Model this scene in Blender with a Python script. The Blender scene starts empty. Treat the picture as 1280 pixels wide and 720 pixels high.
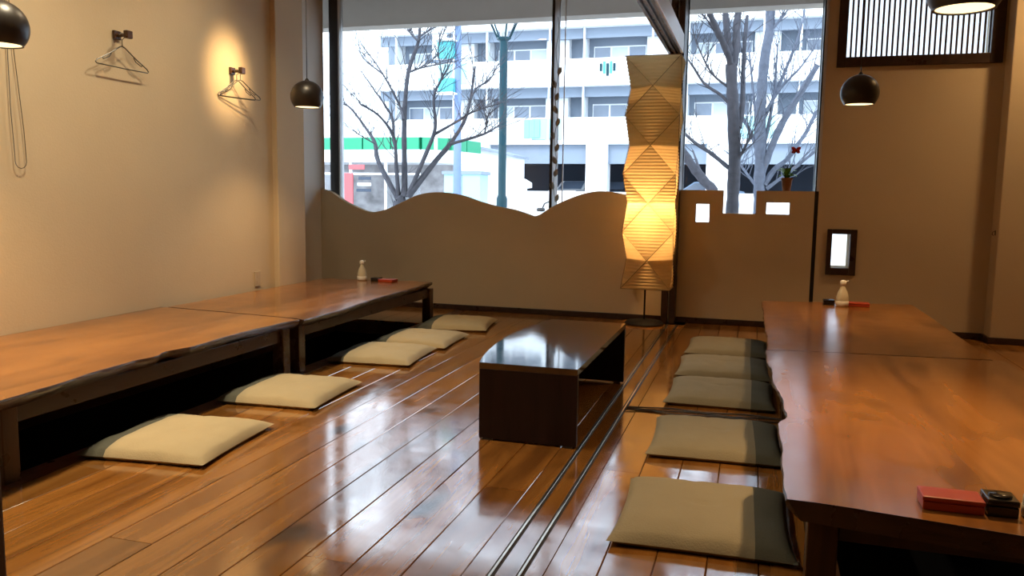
import bpy, bmesh, math, random
from mathutils import Vector, Matrix, noise as mnoise
random.seed(7)
scene = bpy.context.scene
COL = scene.collection

# ------------------------------------------------------------------ camera
F = 1010.0; CX, CY = 640.0, 360.0; CAMH = 1.1
def _basis():
    dY = Vector((945.0 - CX, 248.0 - CY, F)).normalized()
    h = Vector((1, 0.014, 0))
    dn = dY.cross(h).normalized()
    if dn.y < 0: dn = -dn
    dX = dn.cross(dY)
    if dX.x < 0: dX = -dX
    return dX, dY, -dn
BX, BY, BZ = _basis()
right = Vector((BX.x, BY.x, BZ.x)); down = Vector((BX.y, BY.y, BZ.y)); fwd = Vector((BX.z, BY.z, BZ.z))
cam_data = bpy.data.cameras.new('camera'); cam = bpy.data.objects.new('camera', cam_data); COL.objects.link(cam)
cam_data.sensor_width = 36.0; cam_data.lens = F / 1280 * 36; cam_data.clip_end = 500; cam_data.clip_start = 0.05
m = Matrix((right, -down, -fwd)).transposed().to_4x4(); m.translation = (0, 0, CAMH)
cam.matrix_world = m
scene.camera = cam
def at(px, py, X=None, Y=None, Z=None):
    """world point seen at a measured photo position, on a known plane"""
    d = right * (px - CX) + down * (py - CY) + fwd * F
    if Y is not None: t = Y / d.y
    elif Z is not None: t = (Z - CAMH) / d.z
    else: t = X / d.x
    return Vector((0, 0, CAMH)) + d * t

# ------------------------------------------------------------------ world, sun, exposure
world = bpy.data.worlds.new('overcast_sky'); scene.world = world; world.use_nodes = True
bg = world.node_tree.nodes['Background']
bg.inputs[0].default_value = (0.76, 0.89, 1.0, 1); bg.inputs[1].default_value = 4.6
sun_d = bpy.data.lights.new('sun', 'SUN'); sun_d.energy = 2.4; sun_d.angle = 0.3; sun_d.color = (1, 0.97, 0.93)
sun = bpy.data.objects.new('sun', sun_d); COL.objects.link(sun)
sun.rotation_euler = (math.radians(52), 0, math.radians(-28))
vs = scene.view_settings
vs.view_transform = 'Standard'; vs.look = 'None'; vs.gamma = 1.0; vs.use_curve_mapping = False
vs.exposure = 0.0
cy = scene.cycles
cy.use_denoising = True; cy.max_bounces = 10; cy.diffuse_bounces = 5; cy.glossy_bounces = 4
cy.transparent_max_bounces = 16; cy.caustics_reflective = False; cy.caustics_refractive = False
cy.sample_clamp_indirect = 6.0

WARM = (1.0, 0.65, 0.31)
SOFT = (1.0, 0.84, 0.57)
WARMER = (1.0, 0.58, 0.24)

# ------------------------------------------------------------------ materials
def mat(name, col, rough=0.6, metal=0.0, var=0.08, scale=6.0, bump=0.0, bscale=40.0, coat=0.0, spec=0.5, ior=1.5, coat_rough=0.05):
    mt = bpy.data.materials.new(name); mt.use_nodes = True
    nt = mt.node_tree; b = nt.nodes['Principled BSDF']
    b.inputs['Roughness'].default_value = rough; b.inputs['Metallic'].default_value = metal
    b.inputs['IOR'].default_value = ior; b.inputs['Specular IOR Level'].default_value = spec
    b.inputs['Coat Weight'].default_value = coat; b.inputs['Coat Roughness'].default_value = coat_rough
    tc = nt.nodes.new('ShaderNodeTexCoord')
    n = nt.nodes.new('ShaderNodeTexNoise'); n.inputs['Scale'].default_value = scale; n.inputs['Detail'].default_value = 5
    nt.links.new(tc.outputs['Object'], n.inputs['Vector'])
    mx = nt.nodes.new('ShaderNodeMix'); mx.data_type = 'RGBA'
    mx.inputs[6].default_value = tuple(max(0, c * (1 - var)) for c in col) + (1,)
    mx.inputs[7].default_value = tuple(min(1, c * (1 + var)) for c in col) + (1,)
    nt.links.new(n.outputs['Fac'], mx.inputs[0]); nt.links.new(mx.outputs[2], b.inputs['Base Color'])
    if bump:
        n2 = nt.nodes.new('ShaderNodeTexNoise'); n2.inputs['Scale'].default_value = bscale; n2.inputs['Detail'].default_value = 6
        nt.links.new(tc.outputs['Object'], n2.inputs['Vector'])
        bp = nt.nodes.new('ShaderNodeBump'); bp.inputs['Strength'].default_value = bump; bp.inputs['Distance'].default_value = 0.01
        nt.links.new(n2.outputs['Fac'], bp.inputs['Height']); nt.links.new(bp.outputs[0], b.inputs['Normal'])
    return mt

def wood(name, cols, grain=(14, 1.2, 14), rough=0.22, coat=0.0, spec=0.5, ior=1.5, bump=0.05, rvar=0.1, knots=True, bigvar=0.35, scratches=0.0, krange=(0.66, 0.78), kdark=0.35, detail=7):
    """wood with grain running along world Y; each object gets its own offset and tone"""
    mt = bpy.data.materials.new(name); mt.use_nodes = True
    nt = mt.node_tree; N = nt.nodes; L = nt.links; b = N['Principled BSDF']
    geo = N.new('ShaderNodeNewGeometry'); oi = N.new('ShaderNodeObjectInfo')
    mul = N.new('ShaderNodeMath'); mul.operation = 'MULTIPLY'; mul.inputs[1].default_value = 57.0
    L.new(oi.outputs['Random'], mul.inputs[0])
    add = N.new('ShaderNodeVectorMath'); add.operation = 'ADD'
    L.new(geo.outputs['Position'], add.inputs[0]); L.new(mul.outputs[0], add.inputs[1])
    mp = N.new('ShaderNodeMapping'); mp.inputs['Scale'].default_value = grain
    L.new(add.outputs[0], mp.inputs['Vector'])
    n1 = N.new('ShaderNodeTexNoise'); n1.inputs['Scale'].default_value = 1.0; n1.inputs['Detail'].default_value = detail
    n1.inputs['Roughness'].default_value = 0.62; n1.inputs['Distortion'].default_value = 0.6
    L.new(mp.outputs[0], n1.inputs['Vector'])
    cr = N.new('ShaderNodeValToRGB')
    cr.color_ramp.elements[0].position = 0.3; cr.color_ramp.elements[0].color = cols[0] + (1,)
    cr.color_ramp.elements[1].position = 0.72; cr.color_ramp.elements[1].color = cols[2] + (1,)
    e = cr.color_ramp.elements.new(0.5); e.color = cols[1] + (1,)
    L.new(n1.outputs['Fac'], cr.inputs['Fac'])
    # tone per piece
    hsv = N.new('ShaderNodeHueSaturation')
    mr = N.new('ShaderNodeMapRange'); mr.inputs['To Min'].default_value = 1 - bigvar; mr.inputs['To Max'].default_value = 1 + bigvar
    L.new(oi.outputs['Random'], mr.inputs['Value']); L.new(mr.outputs[0], hsv.inputs['Value'])
    L.new(cr.outputs['Color'], hsv.inputs['Color'])
    col = hsv.outputs['Color']
    if knots:
        mp2 = N.new('ShaderNodeMapping'); mp2.inputs['Scale'].default_value = (3.2, 1.5, 3.2)
        L.new(add.outputs[0], mp2.inputs['Vector'])
        n2 = N.new('ShaderNodeTexNoise'); n2.inputs['Scale'].default_value = 1.7; n2.inputs['Detail'].default_value = 1
        L.new(mp2.outputs[0], n2.inputs['Vector'])
        r2 = N.new('ShaderNodeMapRange'); r2.inputs['From Min'].default_value = krange[0]; r2.inputs['From Max'].default_value = krange[1]
        L.new(n2.outputs['Fac'], r2.inputs['Value'])
        mx = N.new('ShaderNodeMix'); mx.data_type = 'RGBA'
        mx.inputs[7].default_value = tuple(c * kdark for c in cols[0]) + (1,)
        L.new(r2.outputs[0], mx.inputs[0]); L.new(col, mx.inputs[6]); col = mx.outputs[2]
    L.new(col, b.inputs['Base Color'])
    n3 = N.new('ShaderNodeTexNoise'); n3.inputs['Scale'].default_value = 9.0; n3.inputs['Detail'].default_value = 8
    L.new(geo.outputs['Position'], n3.inputs['Vector'])
    r3 = N.new('ShaderNodeMapRange'); r3.inputs['From Min'].default_value = 0.3; r3.inputs['From Max'].default_value = 0.7
    r3.inputs['To Min'].default_value = rough - rvar; r3.inputs['To Max'].default_value = rough + rvar
    L.new(n3.outputs['Fac'], r3.inputs['Value']); L.new(r3.outputs[0], b.inputs['Roughness'])
    b.inputs['Specular IOR Level'].default_value = spec; b.inputs['IOR'].default_value = ior
    b.inputs['Coat Weight'].default_value = coat; b.inputs['Coat Roughness'].default_value = 0.08
    bp = N.new('ShaderNodeBump'); bp.inputs['Strength'].default_value = bump; bp.inputs['Distance'].default_value = 0.01
    hgt = n1.outputs['Fac']
    if scratches:
        mp4 = N.new('ShaderNodeMapping'); mp4.inputs['Scale'].default_value = (60, 22, 60); mp4.inputs['Rotation'].default_value = (0, 0, 0.5)
        L.new(geo.outputs['Position'], mp4.inputs['Vector'])
        n4 = N.new('ShaderNodeTexNoise'); n4.inputs['Scale'].default_value = 1.0; n4.inputs['Detail'].default_value = 6; n4.inputs['Distortion'].default_value = 2.0
        L.new(mp4.outputs[0], n4.inputs['Vector'])
        ma = N.new('ShaderNodeMath'); ma.operation = 'MULTIPLY_ADD'; ma.inputs[1].default_value = scratches
        L.new(n4.outputs['Fac'], ma.inputs[0]); L.new(hgt, ma.inputs[2]); hgt = ma.outputs[0]
    L.new(hgt, bp.inputs['Height']); L.new(bp.outputs[0], b.inputs['Normal'])
    return mt

def emit(name, col, s):
    mt = bpy.data.materials.new(name); mt.use_nodes = True
    b = mt.node_tree.nodes['Principled BSDF']
    b.inputs['Base Color'].default_value = col + (1,); b.inputs['Emission Color'].default_value = col + (1,)
    b.inputs['Emission Strength'].default_value = s
    return mt

def glass(name, tint=(0.96, 0.98, 1.0), refl=0.05, rough=0.0):
    mt = bpy.data.materials.new(name); mt.use_nodes = True
    nt = mt.node_tree; N = nt.nodes; L = nt.links
    for n in list(N):
        if n.type != 'OUTPUT_MATERIAL': N.remove(n)
    out = [n for n in N if n.type == 'OUTPUT_MATERIAL'][0]
    t = N.new('ShaderNodeBsdfTransparent'); t.inputs[0].default_value = tint + (1,)
    g = N.new('ShaderNodeBsdfGlossy'); g.inputs['Roughness'].default_value = rough
    fr = N.new('ShaderNodeFresnel'); fr.inputs[0].default_value = 1.35
    mx = N.new('ShaderNodeMixShader'); L.new(fr.outputs[0], mx.inputs[0]); L.new(t.outputs[0], mx.inputs[1]); L.new(g.outputs[0], mx.inputs[2])
    L.new(mx.outputs[0], out.inputs[0])
    return mt

def paper(name, col, trans=0.6):
    mt = bpy.data.materials.new(name); mt.use_nodes = True
    nt = mt.node_tree; N = nt.nodes; L = nt.links
    for n in list(N):
        if n.type != 'OUTPUT_MATERIAL': N.remove(n)
    out = [n for n in N if n.type == 'OUTPUT_MATERIAL'][0]
    tc = N.new('ShaderNodeTexCoord'); nz = N.new('ShaderNodeTexNoise'); nz.inputs['Scale'].default_value = 14; nz.inputs['Detail'].default_value = 6
    L.new(tc.outputs['Object'], nz.inputs['Vector'])
    mc = N.new('ShaderNodeMix'); mc.data_type = 'RGBA'
    mc.inputs[6].default_value = tuple(c * 0.9 for c in col) + (1,); mc.inputs[7].default_value = col + (1,)
    L.new(nz.outputs['Fac'], mc.inputs[0])
    d = N.new('ShaderNodeBsdfDiffuse'); t = N.new('ShaderNodeBsdfTranslucent')
    L.new(mc.outputs[2], d.inputs[0]); L.new(mc.outputs[2], t.inputs[0])
    mx = N.new('ShaderNodeMixShader'); mx.inputs[0].default_value = trans
    L.new(d.outputs[0], mx.inputs[1]); L.new(t.outputs[0], mx.inputs[2]); L.new(mx.outputs[0], out.inputs[0])
    return mt

M = {}
M['plaster'] = mat('plaster', (0.585, 0.475, 0.32), 0.85, var=0.05, scale=3, bump=0.12, bscale=90, spec=0.2)
M['plaster_window_lit'] = mat('plaster_window_lit', (0.86, 0.82, 0.75), 0.8, var=0.03, bump=0.05, bscale=80, spec=0.2)  # lighter plaster: window light on the return wall put into the colour
M['ceiling'] = mat('ceiling_paint', (0.62, 0.55, 0.44), 0.9, var=0.03, spec=0.2)
M['lintel'] = paper('blind_fabric', (0.64, 0.60, 0.56), 0.5)
M['dark_trim'] = wood('dark_trim', ((0.018, 0.008, 0.005), (0.035, 0.016, 0.009), (0.05, 0.024, 0.013)), rough=0.35, knots=False, bigvar=0.1)
M['floor'] = wood('floor_boards', ((0.12, 0.044, 0.009), (0.25, 0.100, 0.021), (0.34, 0.150, 0.036)), grain=(13, 0.9, 13), rough=0.115, rvar=0.05, spec=0.5, ior=2.9, bump=0.008, bigvar=0.22, scratches=1.2)
M['kerb'] = wood('kerb_wood', ((0.05, 0.018, 0.006), (0.09, 0.034, 0.012), (0.12, 0.05, 0.018)), rough=0.35, knots=False, bigvar=0.1)
M['table'] = wood('table_slab', ((0.125, 0.046, 0.010), (0.25, 0.096, 0.021), (0.35, 0.145, 0.034)), grain=(4.5, 0.5, 4.5), rough=0.18, rvar=0.03, spec=0.5, ior=1.65, bump=0.004, bigvar=0.05, krange=(0.58, 0.90), kdark=0.6, detail=3)
M['bark'] = wood('bark_edge', ((0.012, 0.006, 0.004), (0.04, 0.018, 0.010), (0.09, 0.045, 0.028)), grain=(20, 6, 40), rough=0.2, rvar=0.08, spec=0.5, ior=2.1, bump=0.7, bigvar=0.1, knots=False)
M['leg'] = wood('leg_wood', ((0.030, 0.012, 0.005), (0.055, 0.023, 0.009), (0.075, 0.033, 0.013)), grain=(18, 18, 1.5), rough=0.3, knots=False, bigvar=0.1)
M['shaded_end_grain'] = wood('end_grain_shade', ((0.020, 0.008, 0.004), (0.040, 0.016, 0.007), (0.060, 0.026, 0.011)), grain=(4, 4, 30), rough=0.3, knots=False, bigvar=0.05)  # shade on the slab ends put into a darker wood colour
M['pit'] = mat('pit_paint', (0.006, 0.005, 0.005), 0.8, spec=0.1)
M['lacquer'] = wood('lacquer_dark', ((0.010, 0.003, 0.003), (0.016, 0.006, 0.005), (0.024, 0.009, 0.008)), grain=(16, 1.5, 16), rough=0.07, rvar=0.02, spec=0.5, ior=2.5, bump=0.006, knots=False, bigvar=0.05)
M['lacquer_side'] = wood('lacquer_matt', ((0.010, 0.003, 0.003), (0.016, 0.006, 0.005), (0.024, 0.009, 0.008)), grain=(16, 16, 1.5), rough=0.35, rvar=0.05, spec=0.35, ior=1.45, bump=0.01, knots=False, bigvar=0.05)
M['rail_metal'] = mat('rail_metal', (0.75, 0.68, 0.58), 0.22, metal=1.0, var=0.1)
M['cushion'] = mat('cushion_linen', (0.43, 0.345, 0.21), 0.95, var=0.07, scale=10, bump=0.25, bscale=160, spec=0.1)
M['cushion_r'] = mat('cushion_drab', (0.27, 0.23, 0.155), 0.95, var=0.07, scale=10, bump=0.25, bscale=160, spec=0.1)
M['band'] = mat('cushion_band', (0.105, 0.102, 0.078), 0.95, var=0.08, bump=0.25, bscale=160, spec=0.1)
M['shade_dark'] = mat('pendant_shade_brown', (0.018, 0.013, 0.010), 0.38, var=0.1, spec=0.5)
M['liner'] = mat('pendant_liner_white', (0.85, 0.80, 0.70), 0.6, var=0.02)
M['bulb'] = emit('bulb_glow', (1.0, 0.80, 0.50), 9.0)
M['cord'] = mat('cord_black', (0.02, 0.016, 0.013), 0.6)
M['chain'] = mat('chain_steel', (0.14, 0.115, 0.085), 0.4, metal=0.6)
M['wire'] = mat('hanger_wire', (0.09, 0.085, 0.07), 0.35, metal=0.3)
M['paper'] = paper('washi_paper', (0.82, 0.62, 0.32), 0.62)
M['wire_rib'] = mat('lamp_rib', (0.28, 0.19, 0.09), 0.7)
M['iron'] = mat('lamp_iron', (0.010, 0.008, 0.007), 0.6, spec=0.15)
M['frame_dark'] = mat('window_frame_dark', (0.018, 0.016, 0.018), 0.4, var=0.1)
M['frame_alu'] = mat('window_frame_pale', (0.55, 0.56, 0.58), 0.35, metal=0.2)
M['glass'] = glass('window_glass')
M['sash'] = paper('sash_strip', (0.85, 0.86, 0.88), 0.7)
M['frosted'] = paper('frosted_pane', (0.95, 0.97, 1.0), 0.9)
M['reflection_white'] = mat('beam_reflection_white', (0.88, 0.88, 0.86), 0.35, var=0.02, spec=0.6)  # white stands in for the window reflected along the beam side
M['beam'] = wood('beam_wood', ((0.04, 0.022, 0.013), (0.075, 0.045, 0.028), (0.11, 0.065, 0.04)), rough=0.4, knots=False, bigvar=0.05)
M['red_lacq'] = mat('red_lacquer', (0.38, 0.048, 0.016), 0.35, var=0.08, spec=0.3)
M['black_lacq'] = mat('black_lacquer', (0.008, 0.007, 0.007), 0.15, spec=0.6)
M['soy_glass'] = mat('bottle_glass', (0.62, 0.56, 0.42), 0.15, var=0.1, spec=0.7)
M['soy'] = mat('soy_sauce', (0.10, 0.035, 0.012), 0.2)
M['cap_white'] = mat('cap_white', (0.82, 0.78, 0.70), 0.4)
M['outlet'] = mat('outlet_plate', (0.50, 0.40, 0.27), 0.5)
M['post_grey'] = mat('entrance_post', (0.13, 0.09, 0.075), 0.6, var=0.15, scale=12)
# outdoors
M['asphalt'] = mat('asphalt', (0.50, 0.50, 0.52), 0.9, var=0.08, scale=1.5)
M['pavement'] = mat('pavement', (0.66, 0.65, 0.64), 0.9, var=0.06, scale=2)
M['facade'] = mat('facade_white', (0.80, 0.82, 0.84), 0.8, var=0.03, scale=0.5)
M['recess'] = mat('facade_bluegrey', (0.20, 0.24, 0.30), 0.8, var=0.06, scale=0.5)
M['curtain'] = mat('curtain_pale', (0.55, 0.60, 0.66), 0.9, var=0.12, scale=3)
M['pane'] = mat('far_pane', (0.13, 0.17, 0.24), 0.12, var=0.3, scale=1.0, spec=0.8)
M['panel_glass'] = mat('balcony_frosted', (0.30, 0.52, 0.56), 0.3, var=0.05)
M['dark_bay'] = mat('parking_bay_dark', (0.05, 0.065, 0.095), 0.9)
M['green'] = mat('sign_green', (0.01, 0.26, 0.13), 0.4, var=0.05)
M['store_white'] = mat('store_white', (0.78, 0.80, 0.82), 0.5, var=0.02)
M['store_red'] = mat('store_red', (0.50, 0.09, 0.10), 0.5)
M['store_in'] = mat('store_shelves', (0.32, 0.30, 0.30), 0.7, var=0.9, scale=2.5)
M['teal'] = mat('teal_paint', (0.012, 0.045, 0.062), 0.4, var=0.1, spec=0.12)
M['cyan'] = mat('signal_cyan', (0.05, 0.34, 0.38), 0.4, var=0.1)
M['pole_blue'] = mat('pole_blue', (0.15, 0.21, 0.36), 0.5, spec=0.12)
M['bark_tree'] = mat('tree_bark', (0.065, 0.066, 0.080), 0.9, var=0.45, scale=18, bump=0.8, bscale=30, spec=0.05)
M['bark_pale'] = mat('tree_bark_pale', (0.105, 0.12, 0.16), 0.9, var=0.4, scale=18, bump=0.8, bscale=30, spec=0.05)
M['car_white'] = mat('car_white', (0.75, 0.77, 0.80), 0.25, var=0.02, coat=0.5)
M['car_blue'] = mat('car_blue', (0.22, 0.33, 0.50), 0.25, coat=0.5)
M['car_dark'] = mat('car_dark', (0.05, 0.055, 0.07), 0.25, coat=0.5)
M['tyre'] = mat('tyre', (0.02, 0.02, 0.022), 0.8)
M['hub'] = mat('hub_metal', (0.5, 0.5, 0.52), 0.3, metal=0.8)
M['terracotta'] = mat('pot_terracotta', (0.26, 0.12, 0.06), 0.7, var=0.15)
M['leaf'] = mat('leaf_green', (0.10, 0.30, 0.05), 0.5, var=0.3, scale=20)
M['petal'] = mat('petal_red', (0.48, 0.02, 0.025), 0.5, var=0.2)
M['leaf_grey'] = mat('garland_leaf_grey', (0.30, 0.32, 0.33), 0.6, var=0.2)
M['towel'] = mat('towel_blue', (0.20, 0.50, 0.66), 0.9)

# ------------------------------------------------------------------ mesh helpers
class MB:
    def __init__(s): s.v = []; s.f = []
    def add(s, vs, fs):
        o = len(s.v); s.v += [tuple(v) for v in vs]; s.f += [tuple(i + o for i in f) for f in fs]; return s
    def box(s, x0, x1, y0, y1, z0, z1):
        return s.add([(x0,y0,z0),(x1,y0,z0),(x1,y1,z0),(x0,y1,z0),(x0,y0,z1),(x1,y0,z1),(x1,y1,z1),(x0,y1,z1)],
                     [(0,3,2,1),(4,5,6,7),(0,1,5,4),(1,2,6,5),(2,3,7,6),(3,0,4,7)])
    def bbox(s, x0, x1, y0, y1, z0, z1, b=0.003):
        """box with chamfered edges"""
        bm = bmesh.new(); bmesh.ops.create_cube(bm, size=1)
        for v in bm.verts: v.co = ((x0+x1)/2 + v.co.x*(x1-x0), (y0+y1)/2 + v.co.y*(y1-y0), (z0+z1)/2 + v.co.z*(z1-z0))
        bmesh.ops.bevel(bm, geom=list(bm.edges), offset=b, segments=2, affect='EDGES', profile=0.5)
        bm.verts.index_update()
        s.add([v.co[:] for v in bm.verts], [[v.index for v in f.verts] for f in bm.faces]); bm.free(); return s
    def prism(s, poly, y0, y1, axis='y'):
        """polygon in (x,z) extruded along y; or (x,y) along z; or (y,z) along x"""
        n = len(poly)
        def P(p, t):
            return {'y': (p[0], t, p[1]), 'z': (p[0], p[1], t), 'x': (t, p[0], p[1])}[axis]
        vs = [P(p, y0) for p in poly] + [P(p, y1) for p in poly]
        fs = [tuple(range(n)), tuple(range(2*n-1, n-1, -1))] + [(i, i+n, (i+1) % n + n, (i+1) % n) for i in range(n)]
        return s.add(vs, fs)
    def tube(s, pts, r, n=8, cap=True):
        pts = [Vector(p) for p in pts]; k = len(pts)
        rs = r if isinstance(r, (list, tuple)) else [r] * k
        T = [(pts[min(i+1, k-1)] - pts[max(i-1, 0)]).normalized() for i in range(k)]
        up = Vector((0, 0, 1)) if abs(T[0].z) < 0.9 else Vector((1, 0, 0))
        u = T[0].cross(up).normalized(); vs = []
        for i in range(k):
            u = (u - T[i] * u.dot(T[i]))
            u = u.normalized() if u.length > 1e-6 else T[i].orthogonal().normalized()
            w = T[i].cross(u)
            for j in range(n):
                a = 2 * math.pi * j / n
                vs.append(pts[i] + (u * math.cos(a) + w * math.sin(a)) * rs[i])
        fs = [(i*n+j, i*n+(j+1) % n, (i+1)*n+(j+1) % n, (i+1)*n+j) for i in range(k-1) for j in range(n)]
        if cap: fs += [tuple(range(n-1, -1, -1)), tuple(range((k-1)*n, k*n))]
        return s.add(vs, fs)
    def lathe(s, prof, n=24, c=(0, 0, 0), closed=False):
        k = len(prof); vs = [(c[0] + r*math.cos(2*math.pi*j/n), c[1] + r*math.sin(2*math.pi*j/n), c[2] + z) for r, z in prof for j in range(n)]
        fs = [(i*n+j, i*n+(j+1) % n, (i+1)*n+(j+1) % n, (i+1)*n+j) for i in range(k-1) for j in range(n)]
        if closed: fs += [((k-1)*n+j, (k-1)*n+(j+1) % n, (j+1) % n, j) for j in range(n)]
        else:
            if prof[0][0] > 1e-5: fs.append(tuple(range(n-1, -1, -1)))
            if prof[-1][0] > 1e-5: fs.append(tuple(range((k-1)*n, k*n)))
        return s.add(vs, fs)
    def cells(s, xs, zs, solid, y0, y1, axis='y'):
        """solid made of grid cells, only outer faces"""
        nx, nz = len(xs)-1, len(zs)-1
        def P(a, t, b): return (a, t, b) if axis == 'y' else ((t, a, b) if axis == 'x' else (a, b, t))
        ok = lambda i, j: 0 <= i < nx and 0 <= j < nz and solid(i, j)
        def q(*p): s.add(p, [(0, 1, 2, 3)])
        for i in range(nx):
            for j in range(nz):
                if not ok(i, j): continue
                a, b, c, d = xs[i], xs[i+1], zs[j], zs[j+1]
                q(P(a,y0,c), P(b,y0,c), P(b,y0,d), P(a,y0,d)); q(P(a,y1,c), P(a,y1,d), P(b,y1,d), P(b,y1,c))
                if not ok(i-1, j): q(P(a,y0,c), P(a,y0,d), P(a,y1,d), P(a,y1,c))
                if not ok(i+1, j): q(P(b,y0,c), P(b,y1,c), P(b,y1,d), P(b,y0,d))
                if not ok(i, j-1): q(P(a,y0,c), P(a,y1,c), P(b,y1,c), P(b,y0,c))
                if not ok(i, j+1): q(P(a,y0,d), P(b,y0,d), P(b,y1,d), P(a,y1,d))
        return s
    def mesh(s, name, mtl, smooth=False):
        me = bpy.data.meshes.new(name); me.from_pydata(s.v, [], s.f)
        bm = bmesh.new(); bm.from_mesh(me)
        bmesh.ops.remove_doubles(bm, verts=bm.verts, dist=1e-6)
        bmesh.ops.recalc_face_normals(bm, faces=bm.faces)
        bm.to_mesh(me); bm.free()
        me.materials.append(mtl)
        if smooth:
            for p in me.polygons: p.use_smooth = True
            try: me.set_sharp_from_angle(angle=math.radians(45))
            except Exception: pass
        return me
    def build(s, name, mtl, parent=None, smooth=False, loc=None):
        o = bpy.data.objects.new(name, s.mesh(name, mtl, smooth)); COL.objects.link(o)
        if parent: o.parent = parent
        if loc is not None: o.location = loc
        return o
def tag(o, label=None, cat=None, group=None, kind=None):
    if label: o['label'] = label
    if cat: o['category'] = cat
    if group: o['group'] = group
    if kind: o['kind'] = kind
    return o
def thing(name, label, cat, loc=(0, 0, 0), rz=0.0, group=None):
    o = bpy.data.objects.new(name, None); COL.objects.link(o); o.empty_display_size = 0.1
    o.location = loc; o.rotation_euler = (0, 0, rz)
    return tag(o, label, cat, group)
def struct(name, mb, mtl, label=None, cat=None, parent=None, smooth=False):
    o = mb.build(name, mtl, parent, smooth)
    if not parent: tag(o, label, cat, None, 'structure')
    return o
def copy_tree(o, parent=None):
    c = o.copy(); COL.objects.link(c); c.parent = parent
    for ch in list(o.children): copy_tree(ch, c)
    return c
def lamp(name, kind, loc, energy, col, parent=None, **kw):
    d = bpy.data.lights.new(name, kind); d.energy = energy; d.color = col
    rot = kw.pop('rot', None)
    for k, v in kw.items(): setattr(d, k, v)
    o = bpy.data.objects.new(name, d); COL.objects.link(o); o.location = loc
    if rot: o.rotation_euler = rot
    if parent: o.parent = parent
    return o

# ================================================================== THE ROOM
XL, XR, YB, YW, ZC = -3.66, 3.0, -2.6, 7.22, 3.12
YG = 7.42                       # glass plane
PIT_L = (-3.52, -2.70, 2.34, 6.33)
PIT_R = (0.29, 1.00, 2.34, 6.12)
# subfloor with the two pits cut out
xs = [-4.6, PIT_L[0], PIT_L[1], PIT_R[0], PIT_R[1], XR]; ys = sorted({YB, 7.6, PIT_L[2], PIT_L[3], PIT_R[2], PIT_R[3]})
def solid_floor(i, j):
    cx, cyy = (xs[i]+xs[i+1])/2, (ys[j]+ys[j+1])/2
    for p in (PIT_L, PIT_R):
        if p[0] < cx < p[1] and p[2] < cyy < p[3]: return False
    return True
floor = struct('floor', MB().cells(xs, ys, solid_floor, -0.12, -0.021, axis='z'), M['kerb'], 'glossy red-brown plank floor', 'floor')
# planks
pm = MB()
c_ = 0.006
pm.add([(-.5,-.5,-.02),(.5,-.5,-.02),(.5,.5,-.02),(-.5,.5,-.02),(-.5,-.5,-.0015),(.5,-.5,-.0015),(.5,.5,-.0015),(-.5,.5,-.0015),
        (-.485,-.5,0),(.485,-.5,0),(.485,.5,0),(-.485,.5,0)],
       [(0,3,2,1),(0,1,5,4),(1,2,6,5),(2,3,7,6),(3,0,4,7),(4,5,9,8),(5,6,10,9),(6,7,11,10),(7,4,8,11),(8,9,10,11)])
plank_me = pm.mesh('plank', M['floor'])
def plank(x0, x1, y0, y1):
    o = bpy.data.objects.new('plank', plank_me); COL.objects.link(o); o.parent = floor
    o.location = ((x0+x1)/2, (y0+y1)/2, 0); o.scale = (x1-x0-0.0025, y1-y0-0.0025, 1)
TRACK = (-0.770, -0.545)
KERB = 0.115
cols = []
def fill(a, b, w=0.163):
    n = max(1, round((b-a)/w)); return [(a+(b-a)*i/n, a+(b-a)*(i+1)/n) for i in range(n)]
cols += fill(-4.6, -3.52, 0.27) + fill(-3.52, PIT_L[1], 0.205) + fill(PIT_L[1]+KERB, TRACK[0]) + fill(TRACK[1], PIT_R[0]-0.08) + fill(PIT_R[0], PIT_R[1], 0.24) + fill(PIT_R[1], XR, 0.25)
rp = random.Random(3)
for a, b in cols:
    mid = (a+b)/2
    lo, hi = YB, YW+0.05
    if mid < -3.66: spans = [(5.9, YW+0.2)]
    elif PIT_L[0] < mid < PIT_L[1]: spans = [(lo, PIT_L[2]), (PIT_L[3], hi)]
    elif PIT_R[0] < mid < PIT_R[1]: spans = [(lo, PIT_R[2]), (PIT_R[3], hi)]
    else: spans = [(lo, hi)]
    for s0, s1 in spans:
        y = s0; L_ = rp.uniform(1.0, 2.4) if s1 - s0 > 3 else 9
        while y < s1 - 1e-3:
            e_ = min(y + L_, s1)
            if s1 - e_ < 0.7: e_ = s1
            plank(a, b, y, e_); y = e_; L_ = rp.uniform(1.9, 2.7)
# kerbs along the pits
for nm, x0, x1, y0, y1 in (('l', PIT_L[1], PIT_L[1]+KERB, YB, YW+0.05), ('r', PIT_R[0]-0.08, PIT_R[0], YB, YW+0.05)):
    MB().box(x0+.001, x1-.001, y0, y1, -0.02, 0.0005).build('pit_kerb', M['kerb'], floor)
# pits
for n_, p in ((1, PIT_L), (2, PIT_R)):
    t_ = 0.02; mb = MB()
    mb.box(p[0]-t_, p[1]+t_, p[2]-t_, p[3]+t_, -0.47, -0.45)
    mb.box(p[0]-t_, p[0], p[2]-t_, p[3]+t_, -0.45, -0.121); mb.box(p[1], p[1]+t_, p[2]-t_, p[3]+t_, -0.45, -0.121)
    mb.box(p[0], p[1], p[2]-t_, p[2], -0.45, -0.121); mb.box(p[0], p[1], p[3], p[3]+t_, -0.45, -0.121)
    struct('floor_pit', mb, M['pit'], 'dark sunken foot pit under the %s table' % ('left' if n_ == 1 else 'right'), 'floor pit')
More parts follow.
